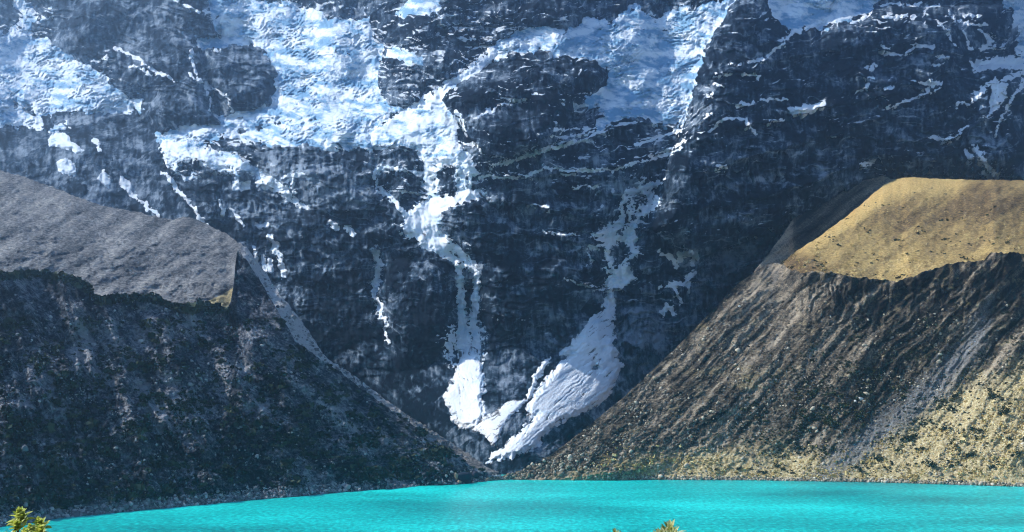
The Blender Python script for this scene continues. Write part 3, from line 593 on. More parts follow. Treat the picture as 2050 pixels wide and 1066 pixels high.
def sd_band(u, v):
    return np.clip(.5 + sd_line(u, v, [(560, 615), (590, 655), (612, 685)], 5) / 4, 0, 1) + .8 * np.clip(.6 + sd_line(u, v, [(628, 972), (640, 940), (646, 984)], 8) / 8, 0, 1)
layer("moraine", uL, sh + 7, topL, shoreY(sh), lambda u, v, w: .74 + .12 * fbm(u / 160, v / 120, 3, seed=4) - .25 * sstep(560, 900, u), 300, dispL, attL, M_left,
      label="dark bouldery moraine slope on the left shore", cat="slope")
crL = LAYERS["moraine"]["y"][-1]

# left: pale hill behind it
uP = ulist(-700, 1000)
topP = curve([(-700, 250), (-300, 290), (0, 340), (100, 372), (190, 408), (340, 440), (375, 433), (420, 452), (440, 462), (459, 471), (496, 499), (521, 530), (560, 590), (608, 650), (629, 680), (641, 703), (660, 722), (700, 746), (760, 791), (830, 840), (900, 884), (960, 924), (1000, 948)])(uP)
topP = np.convolve(np.pad(topP, 8, mode='edge'), np.hanning(19)[1:-1] / np.hanning(19).sum(), 'valid')
topP0 = topP
topP = topP + 2.0 * perlin(uP / 23, uP * 0 + 3.3) + np.where(uP > 475, 3.5, 2.0) * perlin(uP / 7, uP * 0 + .4)
def smooth_a(a, r): return np.convolve(np.pad(a, r, mode='edge'), np.hanning(2 * r + 3)[1:-1] / np.hanning(2 * r + 3).sum(), 'valid')
botP = np.minimum(smooth_a(np.interp(uP, uL, topL0), 10) + 60, np.interp(uP, uL, sh) - 2); botP = np.maximum(botP, topP0 + 14)
botP = smooth_a(botP, 6)
y0P = np.interp(uP, uL, crL); y0P = np.where(uP < 500, np.interp(uP, [-700, 0, 440, 500], [350, 400, 428, 432]) * np.exp((640 - botP) / F / .50), y0P * 1.05)
y0P = smooth_a(y0P, 8)
def dispP(u, v, w, y):
    a = (u * .80 + v * .60) ; b = (-u * .60 + v * .80)
    left = sstep(470, 430, u)
    return left * 2.5 * fbm(u / 40, v / 22, 4, .6, seed=36) + 2.4 * left * (ridged((u * .55 + v * .83) / 55, (u * .83 - v * .55) / 300, 3, seed=3) - .6) + left * 5 * fbm(u / 120, v / 80, 3, seed=8) + 1.4 * fbm(u / 26, v / 12, 3, seed=9) + .5 * fbm(u / 5, v / 5, 2, seed=1)
def attP(u, v, w):
    tone = .46 + .34 * fbm((u * .55 + v * .83) / 24, (u * .83 - v * .55) / 150, 4, seed=31) + .1 * fbm(u / 16, v / 9, 3, seed=32)
    grass = -.5 + 1.9 * np.clip(.5 + sd_poly(u, v, [(395, 612), (420, 602), (450, 588), (474, 572), (470, 600), (455, 622), (400, 625)]) / 8, 0, 1) + .35 * gauss(u, v, 430, 560, 60, 40)  # tan straw colour on the hill's tip paints in its sunlit edge
    scree = .05 + (.85 + .5 * fbm(u / 16, v / 9, 3, seed=34)) * sstep(474, 492, u) * sstep(980, 640, u)
    return {"tone": tone, "grass": grass, "scree": scree}
layer("hill", uP, botP, topP, y0P, lambda u, v, w: np.interp(u, [-700, 1000], [.52, .58]) * (1.15 - .25 * w), 150, dispP, attP, M_pale,
      label="smooth pale scree hill behind the left moraine", cat="hill")

# right: brown moraine face
uR = ulist(936, 2750)
topR = curve([(936, 962), (1000, 955), (1030, 948), (1100, 913), (1160, 868), (1250, 794), (1350, 700), (1480, 567), (1530, 532), (1556, 526), (1575, 536), (1600, 546), (1660, 546), (1720, 556), (1800, 562), (1850, 545), (1900, 528), (1972, 520), (1982, 508), (2050, 507), (2300, 500), (2750, 470)])(uR)
topR0 = topR
topR = topR + np.where(uR > 1560, 1, .35) * (3.5 * perlin(uR / 15, uR * 0 + 1.3) + 2.5 * perlin(uR / 5.5, uR * 0 + 2.1))
shR = SHORE_R(uR); fanR = lambda u, v: (np.arctan2(v + 1035, u - 3209) * 2300, np.hypot(u - 3209, v + 1035))
def dispR(u, v, w, y):
    s, r = fanR(u, v); s = s + 8 * fbm(u / 90, v / 90, 3, seed=61) + np.clip(700 - v, 0, 200) * .25 * sstep(1650, 1900, u); e = np.clip(w * 7, 0, 1) * np.clip((u - 950) / 120, .1, 1)
    hi = .45 + .55 * sstep(880, 700, v)
    rim = sstep(150, 20, v - np.interp(u[0], uR, topR0)[None, :]) * sstep(1560, 1680, u)
    return e * (17 * rim * (ridged(u / 46 + v / 260 + .35 * fbm(u / 40, v / 60, 3), v / 190, 4, .6, seed=27) - .6) + 12 * fbm(s / 170, r / 420, 2, seed=13) + 6.0 * hi * (ridged(s / 64 + .2 * fbm(u / 80, v / 80, 2), r / 520, 3, .55, seed=22) - .6) + 3.2 * hi * (ridged(s / 21 + .3 * fbm(u / 50, v / 50, 2), r / 190, 3, seed=23) - .6)
                + 1.6 * fbm(u / 15, v / 13, 4, .6, seed=24) + .7 * fbm(u / 4.5, v / 4.5, 2, seed=25))
def attR(u, v, w):
    s, r = fanR(u, v); s = s + 8 * fbm(u / 90, v / 90, 3, seed=61) + np.clip(700 - v, 0, 200) * .25 * sstep(1650, 1900, u)
    tone = .5 + .46 * fbm(s / 24, r / 460, 4, .6, seed=41) + .2 * fbm(u / 22, v / 18, 4, .6, seed=42) + .2 * (ridged(s / 12, r / 240, 2, seed=43) - .62)
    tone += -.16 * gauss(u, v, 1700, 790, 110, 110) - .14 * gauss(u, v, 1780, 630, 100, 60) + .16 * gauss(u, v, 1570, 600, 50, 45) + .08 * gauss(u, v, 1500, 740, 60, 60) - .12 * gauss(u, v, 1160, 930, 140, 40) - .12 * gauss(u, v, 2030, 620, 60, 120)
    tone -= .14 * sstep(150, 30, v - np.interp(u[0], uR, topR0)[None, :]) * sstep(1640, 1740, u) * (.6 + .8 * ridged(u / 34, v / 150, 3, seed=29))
    gline = 700 + np.interp(u, [936, 1250, 1420, 1600, 1700, 1800, 1900, 2000, 2050, 2750], [320, 235, 205, 185, 200, 150, 70, 40, 10, -150])
    grass = .10 + .95 * sstep(-50, 80, v - gline) + .3 * fbm(u / 55, v / 30, 4, seed=44) - .3 * gauss(u, v, 1680, 880, 80, 60) + .22 * gauss(u, v, 1480, 760, 80, 25) + .2 * gauss(u, v, 1420, 920, 120, 25)
    tone = tone + .16 * sstep(-90, 40, v - gline)
    scree = .10 + .62 * np.clip(.5 + (sd_line(u, v, [(1985, 590), (1950, 690), (1880, 770), (1780, 850), (1690, 920), (1630, 965)], [10, 60, 70, 60, 60, 50]) + 14 * fbm(s / 14, r / 150, 3, seed=47)) / 44, 0, 1)
    scree += .35 * np.clip(.5 + sd_line(u, v, [(1556, 540), (1545, 600), (1510, 655), (1440, 720)], [16, 14, 8, 5]) / 8, 0, 1) + .16 * fbm(s / 13, r / 260, 3, seed=46) * sstep(900, 700, v)
    scree += .75 * sstep(9, 3, shR[None, :] - v) * sstep(1200, 1350, u)
    return {"tone": tone, "grass": grass, "scree": scree}
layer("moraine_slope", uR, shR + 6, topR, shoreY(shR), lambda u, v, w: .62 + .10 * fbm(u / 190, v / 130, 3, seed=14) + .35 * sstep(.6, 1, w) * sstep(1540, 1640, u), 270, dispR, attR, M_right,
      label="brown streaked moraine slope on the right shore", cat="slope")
crR = LAYERS["moraine_slope"]["y"][-1]

# right: tan grassy hill behind the crest
uT = ulist(1556, 2750)
topT = curve([(1556, 528), (1600, 500), (1640, 474), (1700, 430), (1740, 395), (1770, 370), (1795, 358), (1830, 355), (1870, 358), (1950, 360), (2050, 362), (2400, 350), (2750, 330)])(uT) + np.where(uT < 1790, 2.0, 1.3) * (perlin(uT / 14, uT * 0 + .7) + .5 * perlin(uT / 5, uT * 0 + .2))
botT = smooth_a(np.interp(uT, uR, topR0), 10) + 34
y0T = np.interp(uT, uR, crR); y0T = np.convolve(np.pad(y0T, 15, mode='edge'), np.ones(31) / 31, 'valid') * 1.03
def dispT(u, v, w, y):
    a = u * .62 + v * .78
    return 2.2 * (ridged(a / 40, (u * .78 - v * .62) / 260, 3, seed=51) - .6) + 5 * fbm(u / 130, v / 90, 2, seed=52) + .8 * fbm(u / 16, v / 12, 3, seed=53) + .35 * fbm(u / 4.5, v / 4.5, 2, seed=54) - 9 * np.exp(-np.clip(v - np.interp(u[0], uT, topT)[None, :], 0, 400) / 34) * sstep(1850, 1770, u)
def attT(u, v, w):
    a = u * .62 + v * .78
    crest = np.exp(-(sd_line(u, v, [(1600, 505), (1700, 436), (1775, 373), (1830, 364), (1900, 366)], 2) / 26) ** 2)  # band of paler straw that paints the sunlit rim into the colour
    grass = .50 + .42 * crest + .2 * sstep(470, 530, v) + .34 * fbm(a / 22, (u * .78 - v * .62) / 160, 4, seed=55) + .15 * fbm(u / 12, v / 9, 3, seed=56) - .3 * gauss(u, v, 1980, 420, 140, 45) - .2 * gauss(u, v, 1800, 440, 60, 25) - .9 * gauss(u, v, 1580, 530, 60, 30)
    return {"tone": .5 + .15 * fbm(u / 20, v / 16, 3, seed=57), "grass": grass, "scree": np.full(u.shape, -.4)}
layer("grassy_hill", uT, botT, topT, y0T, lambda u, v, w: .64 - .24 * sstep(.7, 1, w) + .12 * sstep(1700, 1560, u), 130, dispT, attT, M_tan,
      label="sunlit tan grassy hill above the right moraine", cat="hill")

# right: grey spur left of the tan hill
uS = ulist(1470, 2750)
topS = curve([(1470, 588), (1530, 520), (1560, 480), (1587, 440), (1600, 432), (1640, 412), (1700, 378), (1740, 358), (1765, 351), (1790, 360), (1900, 375), (2050, 385), (2750, 400)])(uS) + 1.8 * perlin(uS / 14, uS * 0 + 1.7) + 3.5 * perlin(uS / 31, uS * 0 + 4.1) + 1.5 * perlin(uS / 6, uS * 0 + .9)
botS = np.maximum(np.interp(uS, [1470, 1560, 1650, 2750], [620, 570, 560, 560]), topS + 25)
y0S = np.interp(uS, [1470, 1550, 1700, 2750], [555, 595, 655, 760])
def dispS(u, v, w, y):
    a = u * .62 + v * .78
    return 4 * (ridged(a / 34, (u * .78 - v * .62) / 200, 3, seed=65) - .6) + 2 * fbm(u / 15, v / 13, 3, seed=66) + .6 * fbm(u / 4.5, v / 4.5, 2, seed=67) + 9 * sstep(1600, 1580, u + (v - 440) * .03)
def attS(u, v, w):
    tone = .56 + .3 * fbm((u * .62 + v * .78) / 14, (u * .78 - v * .62) / 120, 4, seed=68) - .25 * sstep(1583, 1598, u) * sstep(1720, 1600, u) + .10 * sstep(1592, 1583, u)
    return {"tone": tone, "grass": np.full(u.shape, -.2) + .15 * sstep(1640, 1720, u), "scree": .1 + .25 * sstep(1592, 1580, u)}
layer("spur", uS, botS, topS, y0S, lambda u, v, w: .70, 110, dispS, attS, M_right, label="grey rocky spur left of the tan hill", cat="hill")

# ------------------------------------------------------------------ lake, bank under the camera, base ground
mw = NT("turquoise_lake_water")
n1 = mw.noise(.95, 5, .7, (.8, .40, 1)); n2 = mw.noise(.012, 3, .5, (1, 1.6, 1))
wc = mw.ramp(mw.math('ADD', mw.math('ADD', mw.math('MULTIPLY', mw.math('SUBTRACT', n1, .5), 1.15), .45), mw.math('ADD', mw.math('MULTIPLY', mw.math('SUBTRACT', n2, .5), .8), .17)), [(.36, (0, .15, .165)), (.60, (.0, .41, .39)), (.82, (.012, .76, .69))])
mw.color(wc); mw.b.inputs["Roughness"].default_value = .35; mw.b.inputs["Specular IOR Level"].default_value = .22
mw.bump(mw.noise(.6, 5, .65, (.8, .45, 1)), .6, .5)
gx, gy = np.meshgrid(np.linspace(-420, 620, 80), np.linspace(18, 430, 60))
link("lake", raw_mesh("lake", np.stack([gx, gy, 0 * gx], -1).reshape(-1, 3), grid_faces(*gx.shape)), mw.m, kind="structure", label="turquoise glacial lake", category="lake")

gx, gy = np.meshgrid(np.linspace(-420, 620, 261), np.concatenate([np.linspace(-60, 12, 73), np.linspace(13, 110, 50)]))
gz = np.interp(gy, [-60, -10, 6, 14, 60, 110], [40, 29.5, 28.3, 25.5, 6, -8]) + .6 * fbm(gx / 14, gy / 14, 4, seed=3) * np.clip(gy / 10, .1, 1)
z_ = np.zeros_like(gx)
link("bank", raw_mesh("bank", np.stack([gx, gy, gz], -1).reshape(-1, 3), grid_faces(*gx.shape), {"tone": z_ + .5, "grass": z_ + .7, "scree": z_}), M_right, kind="structure", label="grassy bank under the viewer", category="slope")
gx, gy = np.meshgrid(np.linspace(-1900, 1900, 20), np.linspace(-300, 2600, 20))
link("ground", raw_mesh("ground", np.stack([gx, gy, 0 * gx - 75], -1).reshape(-1, 3), grid_faces(*gx.shape), {"tone": 0 * gx + .5, "grass": 0 * gx, "scree": 0 * gx}), M_right, kind="structure")

# ------------------------------------------------------------------ scattered stones and scrub
ICO_V = []
_p = (1 + 5 ** .5) / 2
for a in (-1, 1):
    for b in (-_p, _p): ICO_V += [(0, a, b), (a, b, 0), (b, 0, a)]
ICO_V = np.array(ICO_V) / math.hypot(1, _p)
ICO_F = []
for i in range(12):
    for j in range(i + 1, 12):
        for k in range(j + 1, 12):
            if all(abs(np.linalg.norm(ICO_V[x] - ICO_V[y_]) - 1.0515) < .01 for x, y_ in ((i, j), (j, k), (i, k))):
                n_ = np.cross(ICO_V[j] - ICO_V[i], ICO_V[k] - ICO_V[i])
                ICO_F.append((i, j, k) if n_ @ ICO_V[i] > 0 else (i, k, j))
ICO_F = np.array(ICO_F)
def pick(name, n, weight):
    L = LAYERS[name]; u, v, pos = L['u'], L['v'], L['pos']
    w = np.clip(weight(u, v), 0, None) * (u > -60) * (u < 2110); w[-2:] = 0
    c = np.cumsum(w.ravel()); i = np.searchsorted(c, rng.rand(n) * c[-1]); i = np.clip(i, 0, u.size - 1)
    p = pos.reshape(-1, 3)[i].copy(); p[:, 0] += rng.uniform(-.25, .25, n); p[:, 2] += rng.uniform(-.1, .1, n)
    return p, u.ravel()[i], v.ravel()[i]
def rot(n):
    q = rng.normal(size=(n, 4)); q /= np.linalg.norm(q, axis=1, keepdims=True); w, x, y, z = q.T
    return np.stack([np.stack([1 - 2 * (y * y + z * z), 2 * (x * y - z * w), 2 * (x * z + y * w)], -1), np.stack([2 * (x * y + z * w), 1 - 2 * (x * x + z * z), 2 * (y * z - x * w)], -1), np.stack([2 * (x * z - y * w), 2 * (y * z + x * w), 1 - 2 * (x * x + y * y)], -1)], 1)
def stones(name, p, size, mat, label):
    n = len(p)
    v = ICO_V[None] * (1 + rng.uniform(-.28, .28, (n, 12, 1))) * (size[:, None, None] * rng.uniform(.6, 1.2, (n, 1, 3)))
    v = np.einsum('nij,nkj->nki', rot(n), v) + p[:, None]
    f = (ICO_F[None] + (np.arange(n) * 12)[:, None, None]).reshape(-1, 3)
    link(name, raw_mesh(name, v.reshape(-1, 3), f, {"shade": np.repeat(rng.rand(n), 12)}, smooth=False), mat, kind="stuff", label=label, category="stones")
def clumps(name, p, size, mat, label, per=14, flat=.75):
    n = len(p)
    c = rng.normal(size=(n, per, 3)); c /= np.linalg.norm(c, axis=-1, keepdims=True); c *= rng.rand(n, per, 1) ** .5
    c[..., 2] = np.abs(c[..., 2]) * flat
    q = np.array([(-1, -1, 0), (1, -1, 0), (1, 1, 0), (-1, 1, 0)]) * .33
    R = rot(n * per).reshape(n, per, 3, 3)
    v = p[:, None, None] + size[:, None, None, None] * (c[:, :, None] + np.einsum('npij,kj->npki', R, q) * rng.uniform(.6, 1.3, (n, per, 1, 1)))
    f = np.arange(n * per * 4).reshape(-1, 4)
    link(name, raw_mesh(name, v.reshape(-1, 3), f, {"shade": np.repeat(rng.rand(n), per * 4)}, smooth=False), mat, kind="stuff", label=label, category="scrub")
def mat_shade(name, stops, rough=.85):
    m = NT(name); f = m.math('ADD', m.math('MULTIPLY', m.attr("shade"), .8), m.math('MULTIPLY', m.noise(1.5, 4), .25))
    m.color(m.ramp(f, stops)); m.b.inputs["Roughness"].default_value = rough
    return m.m
M_st = mat_shade("grey_stone", [(.1, (.05, .055, .065)), (.6, (.22, .225, .24)), (1, (.5, .5, .5))])
M_st2 = mat_shade("buff_stone", [(.1, (.1, .085, .06)), (.6, (.32, .27, .19)), (1, (.6, .54, .42))])
M_scL = mat_shade("dark_scrub_leaves", [(.1, (.008, .016, .010)), (.6, (.03, .045, .03)), (1, (.08, .09, .055))])
M_scR = mat_shade("olive_scrub_leaves", [(.1, (.016, .02, .010)), (.6, (.05, .055, .025)), (1, (.12, .11, .05))])
M_gr = mat_shade("dry_straw_grass", [(.1, (.35, .25, .09)), (.6, (.62, .48, .2)), (1, (.8, .68, .38))])

nL = lambda u, v: sstep(-.05, .5, fbm(u / 60, v / 40, 4, seed=91)) ** 2 * 1.5 + .05
p, _, _ = pick("moraine", 5000, lambda u, v: nL(u, v) * (v > 600) * sstep(1.0, .0, (u - 420) / 500) + .12)
stones("scree_stones", p, rng.gamma(1.6, .12, len(p)) + .08, M_st, "grey loose stones over the dark left moraine")
p, _, _ = pick("moraine", 3600, lambda u, v: (SHORE_L(u) - v < 22) * (SHORE_L(u) - v > 1) * sstep(820, 500, u) + .1 * (SHORE_L(u) - v < 12) * (SHORE_L(u) - v > 1))
stones("beach_stones", p, rng.gamma(2.0, .13, len(p)) + .1, M_st, "grey pebble beach along the left shore")
p, _, _ = pick("moraine", 3600, lambda u, v: (sstep(.0, .4, fbm(u / 70, v / 45, 4, seed=95)) + .12) * (v > 640) * (SHORE_L(u) - v > 18) * sstep(990, 880, u))
clumps("scrub", p, rng.gamma(2.5, .26, len(p)) + .2, M_scL, "dark scrub over the left moraine")
p, _, _ = pick("moraine", 900, lambda u, v: np.exp(-((v - np.interp(u, uL, topL)) / 9) ** 2) * (u < 460))
clumps("ridge_scrub", p, rng.gamma(2.5, .3, len(p)) + .4, M_scL, "dark scrub fringe on the left moraine crest")
p, _, _ = pick("hill", 1500, lambda u, v: sstep(480, 500, u) * sstep(980, 800, u) * (.2 + sstep(0, .4, fbm(u / 14, v / 10, 3, seed=90))))
stones("crest_stones", p, rng.gamma(1.8, .2, len(p)) + .12, M_st, "grey blocks along the pale scree strip")
p, _, _ = pick("moraine_slope", 3000, lambda u, v: (sstep(-.1, .4, fbm(u / 50, v / 40, 4, seed=92)) + .1) * sstep(560, 700, v) * (SHORE_R(u) - v > 2))
stones("slope_stones", p, rng.gamma(2.0, .15, len(p)) + .1, M_st2, "buff stones over the right moraine")
p, _, _ = pick("moraine_slope", 2200, lambda u, v: (SHORE_R(u) - v < 8) * (SHORE_R(u) - v > 1) * sstep(1150, 1350, u))
stones("shore_stones", p, rng.gamma(2.0, .13, len(p)) + .1, M_st2, "pale stones along the right waterline")
wR = lambda u, v: 1.3 * gauss(u, v, 1700, 800, 150, 110) + .9 * gauss(u, v, 1950, 720, 130, 110) + .6 * gauss(u, v, 1560, 880, 130, 60) + .35 * gauss(u, v, 1900, 870, 200, 80) + 0 * u
p, _, _ = pick("moraine_slope", 4200, lambda u, v: (sstep(-.05, .4, fbm(u / 45, v / 32, 4, seed=96)) + .05) * wR(u, v) * (SHORE_R(u) - v > 6) * (1 - .85 * np.clip(.5 + sd_line(u, v, [(1985, 590), (1950, 690), (1880, 770), (1780, 850), (1690, 920), (1630, 965)], 50) / 26, 0, 1)))
clumps("scrub", p, rng.gamma(2.0, .15, len(p)) + .1, M_scR, "olive scrub over the right moraine")
p, _, _ = pick("moraine_slope", 3500, lambda u, v: (sstep(-.2, .3, fbm(u / 50, v / 26, 4, seed=97)) + .1) * np.clip(sstep(880, 950, v + np.clip(u - 1700, 0, 400) * .35), 0, 1) * sstep(1150, 1350, u) * (SHORE_R(u) - v > 4))
clumps("dry_grass", p, rng.gamma(2.2, .12, len(p)) + .12, M_gr, "straw coloured grass on the lower right slope", per=12, flat=1.2)
p, _, _ = pick("grassy_hill", 1200, lambda u, v: sstep(-.1, .4, fbm(u / 30, v / 20, 4, seed=98)) * sstep(380, 470, v))
clumps("grass_tufts", p, rng.gamma(2.5, .12, len(p)) + .12, M_gr, "straw tufts on the tan hill", per=10, flat=1.1)
p, _, _ = pick("grassy_hill", 260, lambda u, v: sstep(.0, .4, fbm(u / 40, v / 24, 4, seed=99)) * sstep(370, 420, v))
clumps("low_scrub", p, rng.gamma(2.5, .2, len(p)) + .2, M_scR, "dark low scrub on the tan hill", per=10)

# single dark shrubs on the lower right slope
def ray_point(name, u, v):
    L = LAYERS[name]; c = int(np.argmin(np.abs(L['u'][0] - u))); r = int(np.argmin(np.abs(L['v'][:, c] - v)))
    return Vector(L['pos'][r, c])
def shrub_mesh(seed, n=170):
    r = np.random.RandomState(seed)
    lobes = r.normal(size=(6, 3)) * .45; lobes[:, 2] = np.abs(lobes[:, 2]) + .15
    c = lobes[r.randint(0, 6, n)] + r.normal(size=(n, 3)) * .28; c[:, 2] = np.abs(c[:, 2])
    q = np.array([(-1, -.6, 0), (1, -.6, 0), (1, .6, 0), (-1, .6, 0)]) * .16
    global rng; old = rng; rng = r; R = rot(n); rng = old
    v = c[:, None] + np.einsum('nij,kj->nki', R, q) * r.uniform(.7, 1.4, (n, 1, 1))
    return raw_mesh("shrub", v.reshape(-1, 3), np.arange(n * 4).reshape(-1, 4), {"shade": np.repeat(r.rand(n), 4) * .8}, smooth=False)
shm = [shrub_mesh(s) for s in range(4)]
shr = [(1755, 925, 2.6, "darkest rounded shrub in the straw grass right of the grey scree chute"), (1866, 936, 2.2, "compact dark shrub near the waterline in pale straw grass"), (1945, 916, 1.9, "small dark shrub high in the bright straw grass near the right edge"),
       (1895, 860, 1.8, None), (1960, 868, 2.0, None), (2010, 830, 2.3, None), (1830, 880, 1.9, None), (1990, 795, 2.0, None), (1800, 905, 1.6, None), (2035, 915, 1.9, None), (1915, 800, 2.0, None), (2022, 880, 1.5, None), (1850, 900, 1.3, None), (1985, 940, 1.3, None), (1725, 945, 1.3, None), (1600, 900, 1.8, None), (1560, 935, 1.4, None), (1480, 940, 1.2, None), (1660, 850, 2.6, None), (1720, 836, 2.6, None), (1695, 815, 2.3, None), (1630, 790, 2.0, None)]
for i, (u, v, s, lb) in enumerate(shr):
    o = link("shrub", shm[i % 4], M_scR, label=lb or "small dark shrub dotted among the grass of the lower right slope", category="shrub", group="dark shrubs on the right slope")
    o.location = ray_point("moraine_slope", u, v) + Vector((0, 0, -.15 * s)); o.scale = (s, s, s * .9); o.rotation_euler[2] = i * 1.7

# single boulders at the water
def boulder_mesh(seed):
    import bmesh
    bm = bmesh.new(); bmesh.ops.create_icosphere(bm, subdivisions=3, radius=1)
    r = random.Random(seed); off = [Vector((r.uniform(-1, 1), r.uniform(-1, 1), r.uniform(-1, 1))).normalized() for _ in range(9)]
    for v in bm.verts:
        c = v.co.copy()
        for o_ in off:
            d_ = c.dot(o_)
            if d_ > .62: c -= o_ * (d_ - .62) * .85          # chop facets
        v.co = c
    me = bpy.data.meshes.new("boulder"); bm.to_mesh(me); bm.free()
    at_ = me.attributes.new("shade", 'FLOAT', 'POINT'); at_.data.foreach_set("value", np.full(len(me.vertices), .55, np.float32))
    return me
bms = [boulder_mesh(s) for s in range(5)]
M_bd = mat_shade("dark_boulder", [(.1, (.01, .012, .025)), (.7, (.035, .04, .06)), (1, (.08, .08, .1))])
M_bt = mat_shade("tan_boulder", [(.1, (.12, .09, .06)), (.7, (.42, .32, .22)), (1, (.6, .5, .36))])
M_bw = mat_shade("white_boulder", [(.1, (.35, .35, .33)), (.7, (.6, .6, .57)), (1, (.7, .7, .68))])
blist = [(930, 958, (3.6, 2.6, 2.5), M_bd, "large blue black boulder at the tip of the left shore"), (953, 952, (2.4, 2, 1.8), M_bd, "dark boulder just right of the largest one at the shore tip"),
         (914, 955, (1.1, 1, 1.7), M_bt, "upright pale boulder against the left of the large dark boulder"), (920, 966, (1.4, 1, .8), M_bt, "pale tan rock at the waterline under the large dark boulder"),
         (966, 967, (1.9, 1.2, .7), M_bt, "flat tan rock slab lying at the tip of the left shore"), (985, 967, (1.6, 1.2, .8), M_bt, "rusty tan rock farthest right on the left shore tip"), (905, 946, (.9, .8, .7), M_bw, "small white stone uphill from the large dark boulder"),
         (1722, 800, (1.5, 1.1, .9), M_bw, "white boulder alone in dark scrub on the right slope"), (1713, 803, (.8, .7, .6), M_bw, "small white rock beside the lone white boulder on the right slope"), (1480, 614, (1.0, .8, .6), M_bw, "tiny white stone high on the grey scree of the right moraine")]
for i, (u, v, s, m, lb) in enumerate(blist):
    me = bms[i % 5].copy(); lay = "moraine" if u < 1000 else "moraine_slope"
    o = link("boulder", me, m, label=lb, category="boulder")
    p = ray_point(lay, u, v); o.location = p + Vector((0, -s[1] * .5, s[2] * .1)); o.scale = s; o.rotation_euler[2] = i * 1.3

# ------------------------------------------------------------------ shrubs in the foreground
def leaf_bm(bm, M, L, Wd, curl, lay, val):
    n = 5; rows = []
    for i in range(n + 1):
        t_ = i / n; w_ = Wd * (math.sin(math.pi * min(1, t_ * .86 + .14)) ** .8) * (1 if i < n else .05)
        z = -curl * L * t_ * t_; y = L * t_
        rows.append([bm.verts.new(M @ Vector((x * w_ / 2, y, z + abs(x) * w_ * .22))) for x in (-1, -.5, 0, .5, 1)])
    for r_ in rows:
        for v_ in r_: v_[lay] = val
    for a, b in zip(rows, rows[1:]):
        for j in range(4): bm.faces.new((a[j], a[j + 1], b[j + 1], b[j]))
def rosette(name, parent, mat, pos, axis, nleaf, L, Wd, spread, seed, depth):
    import bmesh
    r = random.Random(seed); bm = bmesh.new(); lay = bm.verts.layers.float.new("shade")
    base = axis.to_track_quat('Z', 'Y').to_matrix().to_4x4()
    for i in range(nleaf):
        f = i / nleaf
        az = i * 2.39996 + r.uniform(-.2, .2); inc = math.radians(spread[0] + (spread[1] - spread[0]) * f + r.uniform(-8, 8))
        M = Matrix.Translation(pos) @ base @ Matrix.Translation((0, 0, -depth * f)) @ Matrix.Rotation(az, 4, 'Z') @ Matrix.Rotation(math.pi / 2 - inc, 4, 'X')
        leaf_bm(bm, M, L * (.55 + .5 * f) * r.uniform(.85, 1.15), Wd * (.7 + .4 * f), r.uniform(.05, .3), lay, min(1, max(0, r.gauss(.5 + .3 * (.5 - f), .2))))
    me = bpy.data.meshes.new(name); bm.to_mesh(me); bm.free()
    me.polygons.foreach_set("use_smooth", np.ones(len(me.polygons), bool))
    return link(name, me, mat, parent)
def stem(name, parent, mat, a, b, r0, r1, bend):
    import bmesh
    bm = bmesh.new(); rings = []
    for i in range(9):
        t_ = i / 8; c = a.lerp(b, t_) + bend * math.sin(math.pi * t_); rr = r0 + (r1 - r0) * t_
        rings.append([bm.verts.new(c + Vector((math.cos(k * math.pi / 4) * rr, math.sin(k * math.pi / 4) * rr, 0))) for k in range(8)])
    for p_, q_ in zip(rings, rings[1:]):
        for k in range(8): bm.faces.new((p_[k], p_[(k + 1) % 8], q_[(k + 1) % 8], q_[k]))
    me = bpy.data.meshes.new(name); bm.to_mesh(me); bm.free(); me.polygons.foreach_set("use_smooth", np.ones(len(me.polygons), bool))
    return link(name, me, mat, parent)
def mat_leaf(name, stops, trans):
    m = NT(name); c = m.ramp(m.math('ADD', m.math('MULTIPLY', m.attr("shade"), .75), m.math('MULTIPLY', m.noise(40, 3), .3)), stops)
    m.color(c); m.b.inputs["Roughness"].default_value = .45; m.b.inputs["Specular IOR Level"].default_value = .4
    tr = m.n("ShaderNodeBsdfTranslucent"); m.l(c, tr.inputs[0]); mx = m.n("ShaderNodeMixShader"); mx.inputs[0].default_value = trans
    m.l(m.b.outputs[0], mx.inputs[1]); m.l(tr.outputs[0], mx.inputs[2]); m.l(mx.outputs[0], m.t.nodes["Material Output"].inputs[0])
    return m.m
M_lf1 = mat_leaf("yellow_green_leaf", [(.1, (.16, .22, .02)), (.5, (.50, .55, .09)), (.95, (.78, .78, .3))], .5)
M_lf2 = mat_leaf("grey_green_leaf", [(.1, (.09, .11, .025)), (.5, (.46, .48, .15)), (.95, (.85, .82, .48))], .5)
mk = NT("shrub_bark"); mk.color(mk.ramp(mk.noise(60, 4), [(.3, (.05, .03, .018)), (.7, (.16, .1, .06))])); M_bark = mk.m

def ground_z(y): return float(np.interp(y, [-60, -10, 6, 14, 60, 110], [40, 29.5, 28.3, 25.5, 6, -8]))
def fg_shrub(label, tips, mat, Lf, Wf, n, spread, depth):
    y0 = sum(t_[2] for t_ in tips) / len(tips); u0 = sum(t_[0] for t_ in tips) / len(tips)
    b0 = Vector(((u0 - CU) / F * y0, y0, ground_z(y0) - .05))
    e = bpy.data.objects.new("foreground_shrub", None); COL.objects.link(e); e.location = b0
    e["label"] = label; e["category"] = "shrub"
    for i, (u, v, y, k) in enumerate(tips):
        p = at(u, v, y) - b0
        a = Vector((p.x * .25 + random.uniform(-.02, .02), p.y * .25, 0))
        ax = Vector((p.x * .8 + random.uniform(-.15, .15), random.uniform(-.5, .05), .75)).normalized()
        stem("stem", e, M_bark, a, p - ax * Lf * .35, .010, .0035, Vector((random.uniform(-.05, .05), random.uniform(-.05, .05), 0)))
        rosette("leaf_cluster", e, mat, p - ax * Lf * .5, ax, int(n * k), Lf * k, Wf * k, spread, i + int(u), depth * k)
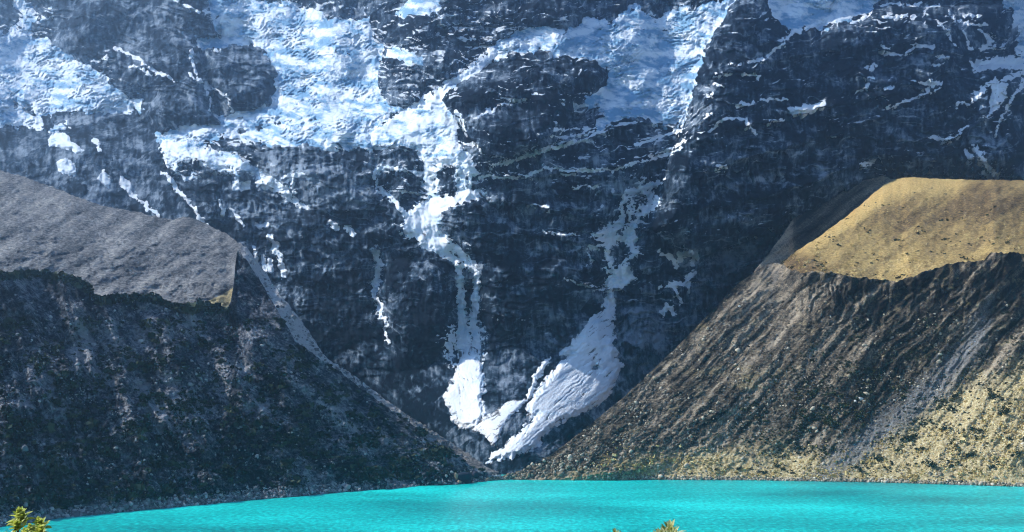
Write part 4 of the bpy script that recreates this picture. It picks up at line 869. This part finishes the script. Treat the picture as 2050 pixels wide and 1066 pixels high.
fg_shrub("bright yellow green leafy shrub in the lower left corner",
         [(37, 1018, 3.6, 1.15), (29, 1038, 3.55, .9), (76, 1036, 3.6, .95), (82, 1050, 3.5, 1.0), (48, 1058, 3.5, 1.0), (10, 1066, 3.5, 1.0), (100, 1068, 3.55, .9), (64, 1066, 3.6, .9), (58, 1045, 3.75, .7), (20, 1080, 3.5, 1.1), (85, 1082, 3.5, 1.1), (50, 1085, 3.5, 1.1)],
         M_lf1, .046, .027, 26, (0, 80), .03)
fg_shrub("grey green shrub tip with upright pointed leaves at the bottom right of centre",
         [(1340, 1040, 4.2, 1.0), (1352, 1056, 4.15, 1.05), (1328, 1054, 4.15, 1.05), (1340, 1064, 4.1, 1.2), (1316, 1066, 4.15, 1.1), (1360, 1068, 4.1, 1.15), (1338, 1084, 4.1, 1.2), (1306, 1080, 4.1, 1.1), (1368, 1086, 4.1, 1.1)],
         M_lf2, .084, .028, 14, (6, 66), .06)
fg_shrub("tiny dark green shrub tip barely showing at the bottom edge",
         [(1230, 1057, 4.4, .9), (1242, 1064, 4.4, .9), (1224, 1067, 4.35, .9), (1234, 1078, 4.4, 1.0)], M_lf2, .05, .02, 13, (4, 65), .05)

# ------------------------------------------------------------------ haze
HAZE = 2.6e-4
if HAZE:
    x0, x1, y0_, y1_, z0, z1 = -2300, 2600, -320, 2750, -80, 1500
    c = np.array([(x, y, z) for x in (x0, x1) for y in (y0_, y1_) for z in (z0, z1)], np.float32)
    f = np.array([(0, 1, 3, 2), (4, 6, 7, 5), (0, 4, 5, 1), (2, 3, 7, 6), (0, 2, 6, 4), (1, 5, 7, 3)])
    mh = bpy.data.materials.new("pale_blue_haze"); mh.use_nodes = True; nt = mh.node_tree
    nt.nodes.remove(nt.nodes["Principled BSDF"]); pv = nt.nodes.new("ShaderNodeVolumePrincipled")
    pv.inputs["Color"].default_value = (.42, .67, 1.0, 1); pv.inputs["Density"].default_value = HAZE; pv.inputs["Anisotropy"].default_value = .8
    nt.links.new(pv.outputs[0], nt.nodes["Material Output"].inputs["Volume"])
    link("haze", raw_mesh("haze", c, f, smooth=False), mh, kind="stuff", label="thin blue haze", category="haze")
